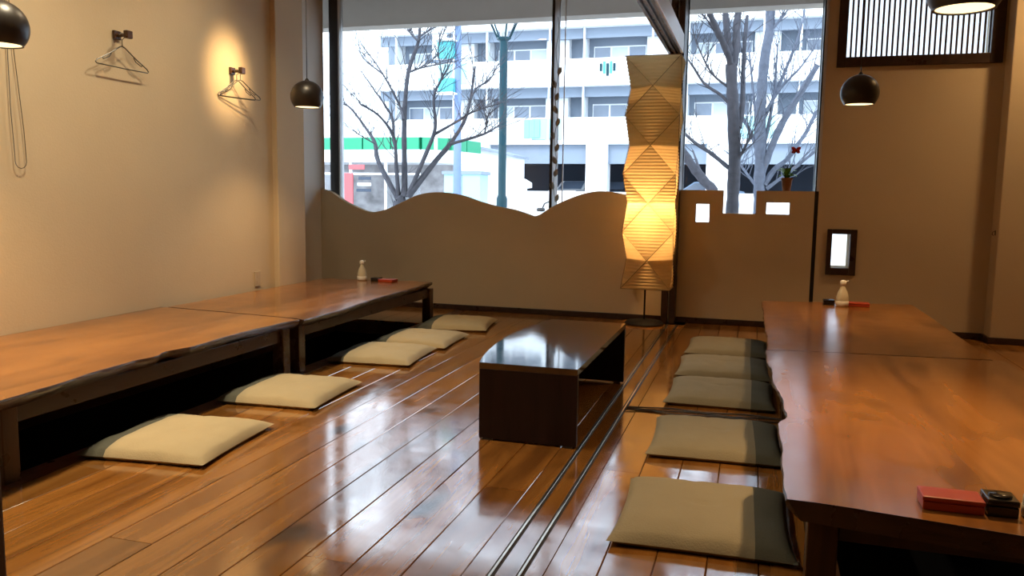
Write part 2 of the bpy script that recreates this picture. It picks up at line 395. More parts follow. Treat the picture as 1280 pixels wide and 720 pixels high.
# sliding-door track in the floor
trk = tag(thing('floor_track', 'twin-groove sliding door track running through the plank floor beside the low bench', 'track', (0, 0, 0)), kind='structure')
MB().box(TRACK[0]+.001, TRACK[1]-.001, YB, 7.06, -0.02, -0.001).build('track_board', M['floor'], trk)
for x in (-0.690, -0.608):
    MB().box(x-0.011, x+0.011, YB, 7.06, -0.001, 0.0005).build('groove', M['cord'], trk)
    MB().bbox(x-0.004, x+0.004, YB, 7.06, -0.001, 0.005, 0.0012).build('rail', M['rail_metal'], trk)

# walls
WLE = 6.02
struct('wall_left', MB().box(XL-0.15, XL, YB, 5.62, -0.02, ZC), M['plaster'], 'beige plaster wall behind the long left table', 'wall')
struct('wall_left_pier', MB().bbox(XL-0.15, XL+0.045, 5.62, WLE, -0.02, ZC, 0.006), M['plaster'], 'beige corner pier at the end of the left wall', 'wall')
struct('wall_alcove', MB().box(-4.30, -4.157, WLE, 7.30, -0.02, ZC), M['plaster_window_lit'], 'return wall beside the big window, coloured as window-lit', 'wall')
struct('wall_alcove_front', MB().box(-4.30, XL-0.15, WLE-0.12, WLE, -0.02, ZC), M['plaster'], 'return of the left wall', 'wall')
struct('wall_right', MB().box(XR, XR+0.12, YB, 7.6, -0.02, ZC), M['plaster'], 'beige right wall', 'wall')
struct('wall_behind', MB().box(-4.3, XR, YB-0.12, YB, -0.02, ZC), M['plaster'], 'beige wall behind', 'wall')
struct('ceiling', MB().box(-4.6, XR+0.12, YB-0.12, 7.9, ZC, ZC+0.1), M['ceiling'], 'plain ceiling', 'ceiling')
# right part of the back wall with two openings
A = at(1054, 70, Y=YW); Bq = at(1240, 62, Y=YW)
HW = (0.625, 1.705, 2.215, 3.0)       # high window opening x0 x1 z0 z1
SW = (0.622, 0.762, 0.535, 0.815)     # small window opening
wx = [0.50, SW[0], HW[0], SW[1], HW[1], XR]; wz = [-0.02, SW[2], SW[3], HW[2], HW[3], ZC]
def solid_wall(i, j):
    cx, cz = (wx[i]+wx[i+1])/2, (wz[j]+wz[j+1])/2
    for o in (HW, SW):
        if o[0] < cx < o[1] and o[2] < cz < o[3]: return False
    return True
struct('wall_back', MB().cells(wx, wz, solid_wall, YW, YG+0.06), M['plaster'], 'dim brown plaster wall with a slatted high window', 'wall')
# sill wall and lintel of the big window
struct('wall_back_sill', MB().box(-4.7, 0.50, YG-0.03, YG+0.1, -0.02, 0.78), M['plaster'], 'low wall under the big window', 'wall')
struct('wall_back_lintel', MB().box(-4.8, 0.50, YG+0.05, YG+0.25, 2.74, ZC), M['lintel'], 'grey lintel band above the big window', 'wall')
struct('wall_right_pillar', MB().bbox(1.795, XR, 7.03, YW-0.001, -0.02, ZC, 0.008), M['plaster'], 'projecting beige pillar beside the high window', 'wall')

struct('wall_window_jamb', MB().box(-4.80, -4.645, 7.15, YG+0.1, -0.02, ZC), M['plaster_window_lit'], 'plain jamb wall beside the big window', 'wall')
struct('wall_alcove_back', MB().box(-4.645, -4.30, 7.15, 7.30, -0.02, ZC), M['plaster_window_lit'], 'plain wall return beside the big window', 'wall')
# baseboards
for n_, x0, x1, y in (('baseboard_back', -4.157, -0.64-0.12, YW), ('baseboard_back_right', -0.63, 1.79, YW), ('baseboard_pillar', 1.78, XR, 7.03)):
    struct(n_, MB().bbox(x0, x1, y-0.022, y-0.001, 0.0015, 0.05, 0.003), M['dark_trim'], 'dark brown baseboard', 'baseboard')
struct('baseboard_pillar_side', MB().bbox(1.775, 1.795, 7.012, YW-0.022, 0.0015, 0.05, 0.003), M['dark_trim'], 'dark brown baseboard', 'baseboard')

# wavy low screen in front of the window
wave = [(395,234),(401,236),(414,240),(430,251),(447,259.5),(463,265),(480,262.5),(500,254),(520,244.5),(540,240.5),(560,241),(580,245),(600,252),(622,258),(640,261.5),(655,266),(667,270.5),(675,268),(690,258.5),(710,249),(730,242),(748,239),(765,240),(782,243.5),(800,250),(820,258),(840,262)]
wp = [at(a, b, Y=YW) for a, b in wave]
pts = []
for i in range(len(wp)-1):            # Catmull-Rom, with the sharp cusp kept
    cusp = lambda k: k == 16
    p1, p2 = wp[i], wp[i+1]
    p0 = wp[i-1] if i > 0 and not cusp(i) else p1 - (p2-p1)*0.6
    p3 = wp[i+2] if i+2 < len(wp) and not cusp(i+1) else p2 + (p2-p1)*0.6
    for k in range(5):
        t = k/5
        pts.append(0.5*((2*p1) + (p2-p0)*t + (2*p0-5*p1+4*p2-p3)*t*t + (3*p1-p0-3*p2+p3)*t**3))
pts.append(wp[-1])
poly = [(-4.156, 0.0)] + [(p.x, p.z) for p in pts if -4.156 < p.x < -0.76] + [(-0.76, 0.0)]
poly = [(-4.156, 0.0), (-4.156, pts[3].z)] + poly[1:]
ws = MB().prism(poly, YW, YW+0.06).build('wavy_screen', M['plaster']); 
tag(ws, 'low beige plaster screen with a wave-shaped top edge under the large window', 'low screen', None, 'structure')
# notched screen
nx = [-0.635, at(870,255,Y=YW).x, at(887,255,Y=YW).x, at(904,255,Y=YW).x, at(945,255,Y=YW).x, at(958,260,Y=YW).x, at(987,260,Y=YW).x, 0.468]
nz = [0.0, 0.888, 0.966, 0.972, 1.040, 1.066, 1.165]
def solid_notch(i, j):
    cx, cz = (nx[i]+nx[i+1])/2, (nz[j]+nz[j+1])/2
    if i == 3 and cz > 0.966: return False
    if i == 1 and 0.888 < cz < 1.045: return False
    if i == 5 and 0.968 < cz < 1.066: return False
    return True
nz = [0.0, 0.888, 0.968, 1.045, 1.066, 1.165]
ns = MB().cells(nx, nz, solid_notch, YW, YW+0.06).build('notched_screen', M['plaster'])
tag(ns, 'low beige plaster screen with a square notch and two small holes', 'low screen', None, 'structure')
struct('trim_1', MB().box(0.469, 0.499, YW+0.01, YG, 0.0, ZC), M['frame_dark'], 'dark vertical joint beside the notched screen', 'trim')
struct('trim_2', MB().bbox(0.480, 0.502, YW-0.006, YW+0.009, 1.165, ZC, 0.002), M['frame_alu'], 'pale window jamb strip', 'trim')

# dark timber post, overhead track beam
post = tag(thing('trim_3', 'dark timber post between the two low screens', 'post', (0, 0, 0)), kind='structure')
MB().bbox(-0.755, -0.700, 7.10, YG, 0.0, ZC, 0.004).build('post_core', M['dark_trim'], post)
MB().bbox(-0.699, -0.687, 7.12, YG, 0.0, ZC, 0.003).build('post_strip', M['frame_alu'], post)
MB().bbox(-0.686, -0.636, 7.10, YG, 0.0, ZC, 0.004).build('post_face', M['dark_trim'], post)
beam = tag(thing('trim_4', 'overhead sliding door beam with grooved brown underside', 'beam', (0, 0, 0)), kind='structure')
bz = 2.30
MB().bbox(-0.765, -0.742, YB, 7.10, bz, bz+0.15, 0.003).build('beam_lip', M['beam'], beam)
MB().bbox(-0.718, -0.700, YB, 7.10, bz, bz+0.15, 0.003).build('beam_lip', M['beam'], beam)
MB().bbox(-0.678, -0.657, YB, 7.10, bz, bz+0.15, 0.003).build('beam_lip', M['beam'], beam)
MB().box(-0.764, -0.658, YB, 7.10, bz+0.022, bz+0.148).build('beam_core', M['dark_trim'], beam)
MB().bbox(-0.656, -0.640, YB, 7.10, bz+0.004, bz+0.16, 0.003).build('beam_cover', M['reflection_white'], beam)['label'] = 'cover board coloured white for reflected window light'

# windows
def window(name, label, x0, x1, z0, z1, panes, mull, y=YG, fw=0.05, fm='frame_dark'):
    w = tag(thing(name, label, 'window', (0, 0, 0)), kind='structure')
    MB().box(x0-fw, x0, y-0.03, y+0.04, z0, z1).build('window_frame', M[fm], w)
    MB().box(x1, x1+fw, y-0.03, y+0.04, z0, z1).build('window_frame', M[fm], w)
    MB().box(x0-fw, x1+fw, y-0.03, y+0.04, z0-fw, z0).build('window_frame', M[fm], w)
    MB().box(x0-fw, x1+fw, y-0.03, y+0.04, z1, z1+fw).build('window_frame', M[fm], w)
    for a, b in panes:
        MB().box(a, b, y, y+0.006, z0, z1).build('pane', M['glass'], w)
    for a, b in mull:
        MB().box(a, b, y-0.02, y+0.03, z0, z1).build('mullion', M[fm], w)
    return w
w1 = window('window_1', 'large street window behind the wavy screen', -4.60, -0.75, 0.80, 3.05, [(-4.60,-4.143),(-4.03,-1.860),(-1.836,-0.75)], [(-1.860,-1.836)], fw=0.04)
MB().box(-4.143, -4.045, YG-0.03, YG+0.05, 0.8, 3.05).build('mullion', M['frame_dark'], w1)
MB().box(-4.045, -4.030, YG-0.03, YG+0.05, 0.8, 3.05).build('mullion', M['frame_alu'], w1)
MB().box(-1.836, -1.790, YG-0.012, YG+0.02, 0.8, 3.05).build('sash_edge', M['sash'], w1)
MB().box(-1.742, -1.734, YG-0.004, YG+0.012, 0.8, 3.05).build('sash_seal', M['frame_alu'], w1)
window('window_2', 'street window behind the notched screen', -0.63, 0.465, 0.80, 3.05, [(-0.63, 0.465)], [], fw=0.006)
# vine garland taped on the sash edge
gar = thing('leaf_garland', 'thin grey vine of leaves hanging down the pale window sash edge', 'garland', (0, 0, 0))
rg = random.Random(11); stem = []
for k in range(30):
    z = 2.72 - k*0.058
    stem.append((-1.808 + 0.012*math.sin(k*0.9), YG-0.018, z))
MB().tube(stem, 0.003, 5).build('stem', M['leaf_grey'], gar)
for k in range(3, 30, 2):
    if k < 8: continue
    x, y, z = stem[k]; s = 1 if k % 4 == 1 else -1
    lm = MB(); L_ = 0.085; wd = 0.022
    ax = Vector((s*0.35, -0.03, 0.93)).normalized(); sd = Vector((0.93, 0.1, -s*0.35)).normalized(); nn = ax.cross(sd)
    prof = [(0,0),(0.25,0.8),(0.5,1),(0.75,0.7),(1,0)]
    vs = []
    for t, w_ in prof:
        c0 = Vector((x, y, z)) + ax*(t*L_)
        vs += [c0 - sd*wd*w_, c0 + nn*0.003, c0 + sd*wd*w_]
    fs = []
    for q in range(4): fs += [(q*3,q*3+1,q*3+4,q*3+3),(q*3+1,q*3+2,q*3+5,q*3+4)]
    lm.add(vs, fs).build('leaf', M['leaf_grey'], gar)
# high slatted window
hw = tag(thing('window_3', 'high window with dark frame and vertical slats', 'window', (0, 0, 0)), kind='structure')
fx = 0.048
for (a,b,c,d) in ((HW[0]-fx,HW[0]+0.02,HW[2]-fx,HW[3]+fx),(HW[1]-0.02,HW[1]+fx+0.02,HW[2]-fx,HW[3]+fx),(HW[0]+0.02,HW[1]-0.02,HW[2]-fx,HW[2]+0.03),(HW[0]+0.02,HW[1]-0.02,HW[3]-0.02,HW[3]+fx)):
    MB().bbox(a,b,YW-0.028,YW+0.1,c,d,0.004).build('window_frame', M['dark_trim'], hw)
MB().box(HW[0], HW[1], YG+0.02, YG+0.026, HW[2], HW[3]).build('pane', M['frosted'], hw)
ns_ = 27; x0, x1 = HW[0]+0.02, HW[1]-0.02
sl = MB().box(-0.0075, 0.0075, -0.006, 0.006, HW[2]+0.03, HW[3]-0.02).mesh('slat', M['dark_trim'])
for k in range(ns_+1):
    o = bpy.data.objects.new('slat', sl); COL.objects.link(o); o.parent = hw
    o.location = (x0 + (x1-x0)*k/ns_, YW+0.04, 0)
# small low window
sw = tag(thing('window_4', 'small framed peep window above the right table', 'window', (0, 0, 0)), kind='structure')
fx = 0.040
for (a,b,c,d) in ((SW[0]-fx,SW[0],SW[2]-fx-0.02,SW[3]+fx),(SW[1],SW[1]+fx+0.012,SW[2]-fx-0.02,SW[3]+fx),(SW[0],SW[1],SW[2]-fx-0.02,SW[2]),(SW[0],SW[1],SW[3],SW[3]+fx)):
    MB().bbox(a,b,YW-0.022,YW+0.02,c,d,0.004).build('window_frame', M['dark_trim'], sw)
MB().box(SW[0], SW[1], YG, YG+0.006, SW[2], SW[3]).build('pane', M['glass'], sw)
# entrance post at the near left
pp = at(4, 640, Y=1.2)
struct('trim_5', MB().bbox(-1.53, -1.412, 1.08, 1.20, 0.0, 0.64, 0.006), M['post_grey'], 'low grey-brown newel post at the near edge of the room', 'post')

# ================================================================== TABLES
def slab_table(name, label, front, back, y_near, y_far, skew, sgn, legs_y, ztop=0.35, group=None, leg_x=0.0, pit=None):
    """front: list of (y, x) for the live edge. back: x of the plain edge. sgn: +1 when the live edge faces +x"""
    t = thing(name, label, 'table', (0, 0, 0), 0, group)
    th = 0.055; n = 72
    fr = sorted(front)
    def fx(y):
        if y <= fr[0][0]: return fr[0][1]
        for (ya, xa), (yb, xb) in zip(fr, fr[1:]):
            if ya <= y <= yb:
                u = (y-ya)/(yb-ya) if yb > ya else 0
                return xa + (xb-xa)*(u*u*(3-2*u))
        return fr[-1][1]
    top = []; edge = []
    for i in range(n+1):
        u = i/n; y = y_near + (y_far-y_near)*u
        w1 = mnoise.noise(Vector((y*5.1, 3.3*sgn, 0.7)))*0.009 + mnoise.noise(Vector((y*15, 1.3, 4)))*0.005
        x = fx(y) + w1
        ys0 = y + (skew[0]*(1-u) + skew[1]*u)        # y of the back edge
        b2 = mnoise.noise(Vector((y*7, 9.1, sgn)))
        b3 = mnoise.noise(Vector((y*9, 5.7, sgn*2)))
        prof = [(x, ztop-0.004), (x + sgn*(0.004+0.003*b2), ztop-0.011), (x + sgn*(0.010*b2), ztop-0.025), (x - sgn*(0.018+0.012*b3), ztop-0.042), (x - sgn*(0.034+0.014*b3), ztop-th)]
        edge.append([(px, y, pz) for px, pz in prof])
        top.append([(back, ys0, ztop), (x - sgn*(0.17+0.05*b2), y, ztop), (x - sgn*(0.07+0.02*b3), y, ztop-0.0008), (x, y, ztop-0.004), (x - sgn*(0.034+0.014*b3), y, ztop-th), (back, ys0, ztop-th)])
        xf, row = x, top[-1]                        # keep every cross-section in one vertical plane
        top[-1] = [(p[0], y + (ys0-y)*(p[0]-xf)/(back-xf), p[2]) for p in row]
        edge[-1] = [(p[0], y + (ys0-y)*(p[0]-xf)/(back-xf), p[2]) for p in edge[-1]]
    k = 6
    vs = [p for r in top for p in r]; fs = []
    for i in range(n):
        for a, b in ((0,1),(1,2),(2,3),(4,5),(5,0)):
            fs.append((i*k+a, i*k+b, (i+1)*k+b, (i+1)*k+a))
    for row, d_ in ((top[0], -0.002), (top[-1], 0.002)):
        MB().add([(p[0], p[1]+o_, p[2]) for o_ in (d_, 0) for p in row], [(0,1,2,3,4,5), (11,10,9,8,7,6)] + [(q, q+6, (q+1) % 6+6, (q+1) % 6) for q in range(6)]).build('shaded_end_grain', M['shaded_end_grain'], t)
    MB().add(vs, fs).build('slab', M['table'], t, smooth=True)
    k = 5; vs = [p for r in edge for p in r]
    fs = [(i*k+a, i*k+a+1, (i+1)*k+a+1, (i+1)*k+a) for i in range(n) for a in range(4)] + [(0,1,2,3,4), tuple(n*k+q for q in (4,3,2,1,0))]
    MB().add(vs, fs).build('live_edge', M['bark'], t, smooth=True)['label'] = 'dark live bark edge'
    zb = ztop - th
    for ly in legs_y:
        for lx in leg_x:
            MB().bbox(lx-0.038, lx+0.038, ly-0.035, ly+0.035, 0.0008, zb, 0.004).build('leg', M['leg'], t)
    for lx in leg_x:
        MB().bbox(lx-0.016, lx+0.016, legs_y[0]+0.036, legs_y[-1]-0.036, zb-0.075, zb, 0.003).build('apron', M['dark_trim'], t)
    for ly in legs_y:
        MB().bbox(leg_x[0]+0.039, leg_x[1]-0.039, ly-0.016, ly+0.016, zb-0.075, zb, 0.003).build('apron', M['dark_trim'], t)
    return t
def edge_pts(lst): return [(p.y, p.x) for p in (at(a, b, Z=0.35) for a, b in lst)]
le1 = edge_pts([(0,500),(60,482),(120,463),(170,449),(196,444),(206,438.5),(240,432),(300,415),(350,403),(376,398.5)])
le2 = edge_pts([(382,398),(420,388),(470,372),(510,361),(540,352)])
slab_table('low_table', 'bare brown slab table with dark bark edge along the left wall, further from the window', le1, XL+0.006, 1.98, 4.19, (0.06, 0.12), 1, (2.27, 4.13), leg_x=(-3.56, -2.655), group='slab tables along the left wall')
slab_table('low_table', 'brown slab table by the left wall carrying a small soy bottle, end nearest the window', le2, XL+0.050, 4.205, 6.42, (0.12, -0.13), 1, (4.30, 6.375), leg_x=(-3.56, -2.655), group='slab tables along the left wall')
re1 = edge_pts([(959,446),(967,474),(981,509),(985.5,519),(971,528),(977,560),(985,620)])
re2 = edge_pts([(953,375),(956,398),(959,421),(959,444)])
slab_table('low_table', 'brown slab table with knobbly live edge, bright red and black boxes near its end', re1, 1.165, 2.09, 4.18, (-0.16, 0.10), -1, (2.185, 4.08), leg_x=(0.205, 1.07), group='slab tables on the right')
slab_table('low_table', 'brown slab table below the small peep window reflecting its light', re2, 1.118, 4.195, 6.20, (0.10, 0.20), -1, (4.30, 6.165), leg_x=(0.205, 1.04), group='slab tables on the right')

# low bench table in the middle
bt = thing('bench_table', 'dark lacquered box-shaped low table with one bowed side and an open side', 'table', (0, 0, 0))
bx0, bx1, by0, by1, bh = -1.152, -0.703, 3.365, 4.715, 0.355
arc = []
for i in range(25):
    u = i/24; y = by0 + (by1-by0)*u
    arc.append((bx0 - 0.078*math.sin(math.pi*u)**0.9, y))
poly = [(bx1, by0), (bx1, by1)] + arc[::-1]
MB().prism(poly, bh-0.028, bh, axis='z').build('table_top', M['lacquer'], bt)
MB().bbox(bx0, bx1, by0, by0+0.03, 0.008, bh-0.029, 0.002).build('end_panel', M['lacquer_side'], bt)
MB().bbox(bx0, bx1, by1-0.03, by1, 0.008, bh-0.029, 0.002).build('end_panel', M['lacquer_side'], bt)
inner = [(x+0.02, y) for x, y in arc]
bp_ = [(x, y) for x, y in arc if by0+0.03 < y < by1-0.03]
poly2 = bp_ + [(x+0.02, y) for x, y in bp_[::-1]]
MB().prism(poly2, 0.01, bh-0.029, axis='z').build('bowed_panel', M['lacquer_side'], bt)
for y in (by0+0.003, by1-0.027):
    for x in (bx0+0.02, bx1-0.06):
        MB().box(x, x+0.04, y, y+0.024, 0.0008, 0.008).build('foot', M['cord'], bt)

# ================================================================== CUSHIONS
def cushion_proto(cm, band_side):
    W, D, T = 0.575, 0.60, 0.074
    n = 28
    def P(u, v, s):
        x, y = u*2-1, v*2-1
        pinch = 1 - 0.05*(1-abs(x)**2.2)*(abs(y)**6) ; pinchx = 1 - 0.05*(1-abs(y)**2.2)*(abs(x)**6)
        e = max(0, (1-abs(x)**3.2))*max(0, (1-abs(y)**3.2))
        h = T*(e**0.42)
        tuft = math.exp(-((x*x*0.5+y*y*2.5)/0.010))*0.014
        wr = (0.005*mnoise.noise(Vector((x*2.6, y*2.6, 2.0))) + 0.003*mnoise.noise(Vector((x*7+y*3, y*4, 5.0))))*min(1, e*3)
        zc = 0.016 + 0.004*(abs(x*y))**2
        z = zc + (h*0.72 - tuft + wr if s > 0 else -min(h*0.5, 0.0155))
        return (x*W/2*pinchx, y*D/2*pinch, max(z, 0.0012))
    us = [i/n for i in range(n+1)]
    bs = 0.215
    def part(u0, u1):
        mb = MB(); uu = sorted({u for u in us if u0 < u < u1} | {u0, u1})
        k = len(uu); vs = []; fs = []
        for s in (1, -1):
            for u in uu:
                for v in us: vs.append(P(u, v, s))
        m_ = n+1; off = k*m_
        for i in range(k-1):
            for j in range(n):
                fs.append((i*m_+j, (i+1)*m_+j, (i+1)*m_+j+1, i*m_+j+1))
                fs.append((off+i*m_+j, off+i*m_+j+1, off+(i+1)*m_+j+1, off+(i+1)*m_+j))
        # rim strips
        for i in range(k-1):
            for j in (0, n):
                fs.append((i*m_+j, (i+1)*m_+j, off+(i+1)*m_+j, off+i*m_+j))
        for i in (0, k-1):
            for j in range(n):
                fs.append((i*m_+j, i*m_+j+1, off+i*m_+j+1, off+i*m_+j))
        return mb.add(vs, fs)
    if band_side > 0: return part(0.0, 1-bs).mesh('cover', cm, True), part(1-bs, 1.0).mesh('end_band', M['band'], True)
    return part(bs, 1.0).mesh('cover', cm, True), part(0.0, bs).mesh('end_band', M['band'], True)
PL = cushion_proto(M['cushion'], -1); PR = cushion_proto(M['cushion_r'], 1)
def cushion(proto, x, y, rz, label, group, z=0.0, tilt=(0, 0)):
    c = thing('floor_cushion', label, 'cushion', (x, y, z), math.radians(rz), group)
    c.rotation_euler = (math.radians(tilt[0]), math.radians(tilt[1]), math.radians(rz))
    for nm, me in zip(('cover', 'end_band'), proto):
        o = bpy.data.objects.new(nm, me); COL.objects.link(o); o.parent = c
    return c
gl, gr = 'cushions along the left pit', 'cushions along the right table'
cushion(PL, -2.365, 2.885, 6, 'beige floor cushion beside the left pit, furthest from the window', gl)
cushion(PL, -2.385, 3.800, 4, 'beige floor cushion beside the left pit, second furthest from the window', gl)
cushion(PL, -2.365, 4.900, 5, 'beige floor cushion beside the left pit, just past the paired table legs', gl)
cushion(PL, -2.355, 5.525, 3, 'beige floor cushion beside the left pit, second nearest the window', gl)
cushion(PL, -2.345, 6.300, 9, 'beige floor cushion by the end leg of the left table', gl)
cushion(PR, -0.122, 2.735, 1, 'grey-beige floor cushion beside the knobbly table, furthest from the window', gr)
cushion(PR, -0.125, 3.655, 2, 'grey-beige floor cushion whose window side faces the floor cables', gr)
cushion(PR, -0.140, 4.555, 0, 'grey-beige floor cushion just beyond the floor cables', gr)
cushion(PR, -0.150, 5.255, 1, 'grey-beige floor cushion second from the notched screen', gr)
cushion(PR, -0.150, 5.990, 0, 'grey-beige floor cushion closest to the notched screen', gr)
# cables
for k in range(3):
    pts = []
    for i in range(40):
        u = i/39; x = -0.60 + 0.78*u
        pts.append((x, 4.125 + 0.040*(k-1) + 0.014*math.sin(u*13 + k*2.1) + 0.015*u, 0.0046))
    tag(MB().tube(pts, 0.0036, 6).build('floor_cable', M['cord'], smooth=True), 'thin dark cable lying across the floor between two cushions', 'cable', 'cables on the floor')

# ================================================================== PAPER FLOOR LAMP
LX, LY = -0.885, 7.0
fl = thing('floor_lamp', 'tall faceted paper floor lamp with glowing shade on a round dark base', 'lamp', (LX, LY, 0))
prof = [(0.0,0.0008),(0.165,0.0008),(0.168,0.012),(0.15,0.028),(0.06,0.038),(0.02,0.046),(0.0,0.046)]
MB().lathe(prof, 32).build('base', M['iron'], fl, True)
MB().tube([(0,0,0.045),(0,0,1.05)], 0.008, 10).build('pole', M['iron'], fl, True)
MB().lathe([(0.0,0.0),(0.03,0.0),(0.035,0.06),(0.02,0.09)], 14, (0,0,0.84)).build('bulb_holder', M['iron'], fl, True)
bl = MB().lathe([(0.0,0.07),(0.03,0.06),(0.045,0.03),(0.04,0.0),(0.02,-0.035),(0.012,-0.05)], 16, (0,0,0.98)).build('bulb', M['bulb'], fl, True)
SZ0, SZ1 = 0.325, 2.245
LEV = 8; S = 0.222
CORN = [Vector((S*math.sqrt(2)*math.cos(math.pi/4 + math.pi/2*q), S*math.sqrt(2)*math.sin(math.pi/4 + math.pi/2*q), 0)) for q in range(4)]
MIDS = [Vector((S*0.95*math.cos(math.pi/2 + math.pi/2*q), S*0.95*math.sin(math.pi/2 + math.pi/2*q), 0)) for q in range(4)]
RPL = 18
def lamp_pt(p, lf, dep):
    tp_ = 0.93 + 0.09*lf/LEV; cxo = 0.030 + 0.012*(lf/LEV - 0.5) + 0.004*math.sin(lf*1.3)
    return Vector((p.x*dep*tp_ + cxo, p.y*dep*tp_, SZ0 + (SZ1-SZ0)*lf/LEV))
sm = MB(); creases = []
for l in range(LEV):
    rings = []
    for i in range(RPL+1):
        u = i/RPL; lf = l + u; dep = 1.0 if i % 2 == 0 else 0.978
        ring = []
        for q in range(4):
            if l % 2 == 0: pr = ((CORN[q], MIDS[q-1]), (CORN[q], MIDS[q]))
            else: pr = ((MIDS[q], CORN[q]), (MIDS[q], CORN[(q+1) % 4]))
            for a, b in pr: ring.append(lamp_pt(a + (b-a)*u, lf, dep))
        rings.append(ring)
    vs = [p for rg_ in rings for p in rg_]
    fs = [(i*8+q, i*8+(q+1) % 8, (i+1)*8+(q+1) % 8, (i+1)*8+q) for i in range(RPL) for q in range(8)]
    sm.add(vs, fs)
    for q in range(8): creases.append((l, q, rings[0][q], rings[-1][q]))
shade = sm.build('paper_shade', M['paper'], fl)
for l, q, pa, pb in creases:
    md = (pa+pb)/2
    if md.y > 0.02: continue
    out = Vector((md.x-0.03, md.y, 0)).normalized()*0.0015
    slash = (pb.x - pa.x) > 0
    MB().tube([pa+out, md+out, pb+out], 0.0024 if slash else 0.0010, 4).build('crease', M['wire_rib'], fl)
for lf, src_ in ((0, CORN), (LEV, CORN)):
    ring = [lamp_pt(p, lf, 1.0) for p in src_]
    MB().tube(ring + [ring[0]], 0.003, 5).build('rim_wire', M['wire_rib'], fl)
lamp('floor_lamp_light', 'POINT', (0, 0, 0.99), 98, WARMER, fl, shadow_soft_size=0.05)

# ================================================================== PENDANT LAMPS
def pendant_proto():
    t = thing('pendant_lamp', 'x y z w', 'lamp', (0, 0, 0), 0, 'dark globe pendant lamps')
    R = 0.117; a0 = math.radians(-40); prof = []
    for i in range(22):
        a = a0 + (math.pi/2 - a0)*i/21
        prof.append((R*math.cos(a) if i < 21 else 0.0, R*math.sin(a)*0.97))
    inn = [(max(r-0.004, 0.0), z - 0.003*(z/R)) for r, z in prof]
    MB().lathe(prof[:1] + prof, 36).v
    s = MB().lathe(prof, 36); s.f = [f for f in s.f if len(f) == 4]
    s.build('shade', M['shade_dark'], t, True)
    s = MB().lathe(inn, 36); s.f = [f for f in s.f if len(f) == 4]
    s.build('liner', M['liner'], t, True)
    MB().lathe([(prof[0][0]-0.006, prof[0][1]), (prof[0][0]+0.0015, prof[0][1]-0.002), (prof[0][0]+0.0015, prof[0][1]+0.003), (prof[0][0]-0.006, prof[0][1]+0.003)], 36, closed=True).build('rim', M['shade_dark'], t, True)
    MB().lathe([(0.0,0.035),(0.025,0.03),(0.04,0.005),(0.035,-0.03),(0.0,-0.05)], 16, (0,0,-0.005)).build('bulb', M['bulb'], t, True)
    MB().lathe([(0.0,0.0),(0.018,0.0),(0.012,0.012),(0.005,0.02),(0.0,0.02)], 16, (0,0,R*0.97-0.004)).build('cap', M['shade_dark'], t, True)
    MB().tube([(0,0,0.125),(0,0,ZC-1.775-0.03)], 0.0028, 6).build('cord', M['cord'], t)
    MB().lathe([(0.0,0.0),(0.045,0.0),(0.05,-0.02),(0.02,-0.035),(0.0,-0.035)], 20, (0,0,ZC-1.775-0.001)).build('ceiling_rose', M['shade_dark'], t, True)
    return t
proto = pendant_proto()
LWP = [((384,122), -3.1, 'dark globe pendant lamp hanging close to the window corner over the left table', 40),
       ((-2,35), -3.1, 'dark globe pendant lamp over the left table, in front of the hanging chain loop', 45),
       ((1075,112), 0.6, 'dark globe pendant lamp hanging below the slatted high window', 50),
       ((1207,-12), 0.6, 'dark globe pendant lamp whose lit opening overlaps the slatted window corner', 100)]
for i, (p, X, lab, wt) in enumerate(LWP):
    o = proto if i == 0 else copy_tree(proto)
    q = at(p[0], p[1], X=X); o.location = q
    o.location.z = 1.775; o['label'] = lab
    lamp('pendant_light', 'SPOT', (q.x, q.y, 1.775-0.085), wt, WARM, None, spot_size=math.radians(112), spot_blend=1.0, shadow_soft_size=0.04)
# unseen ceiling lights added to brighten the left wall and right pillar
for i, (x, y, e) in enumerate([(-2.75, 4.4, 15), (-2.75, 3.0, 28), (-2.75, 1.4, 34), (2.15, 6.5, 14)]):
    if e == 0: continue
    t = thing('added_ceiling_light', 'unseen round ceiling light added as fill', 'lamp', (x, y, ZC), 0, 'added ceiling fill lights')
    MB().lathe([(0.055,-0.001),(0.075,-0.001),(0.078,-0.008),(0.055,-0.008)], 24, closed=True).build('trim_ring', M['cap_white'], t, True)
    MB().lathe([(0.0,-0.004),(0.055,-0.004)], 24).build('lens', M['bulb'], t)
    lamp('added_fill_beam', 'AREA', (x, y, ZC-0.012), e, SOFT if x < 0 else WARM, None, shape='DISK', size=0.14, spread=math.radians(125))
# wall-washing spot for the glow around the coat hook
sp = thing('ceiling_spotlight', 'small black ceiling spotlight aimed at the left wall', 'lamp', (-2.30, 5.05, ZC))
MB().lathe([(0.0,0.0),(0.04,0.0),(0.04,-0.015),(0.012,-0.02),(0.012,-0.06),(0.0,-0.06)], 18).build('mount', M['shade_dark'], sp, True)
MB().lathe([(0.03,0.05),(0.034,0.05),(0.034,-0.05),(0.03,-0.05)], 18, (0,0,-0.1), closed=True).build('barrel', M['shade_dark'], sp, True)
aim = Vector((XL, 5.08, 1.93)); src = Vector((-2.31, 5.05, 2.96))
s_o = lamp('spotlight_beam', 'SPOT', src, 420, WARM, None, spot_size=math.radians(20), spot_blend=1.0, shadow_soft_size=0.10)
s_o.rotation_euler = (aim-src).to_track_quat('-Z', 'Y').to_euler()

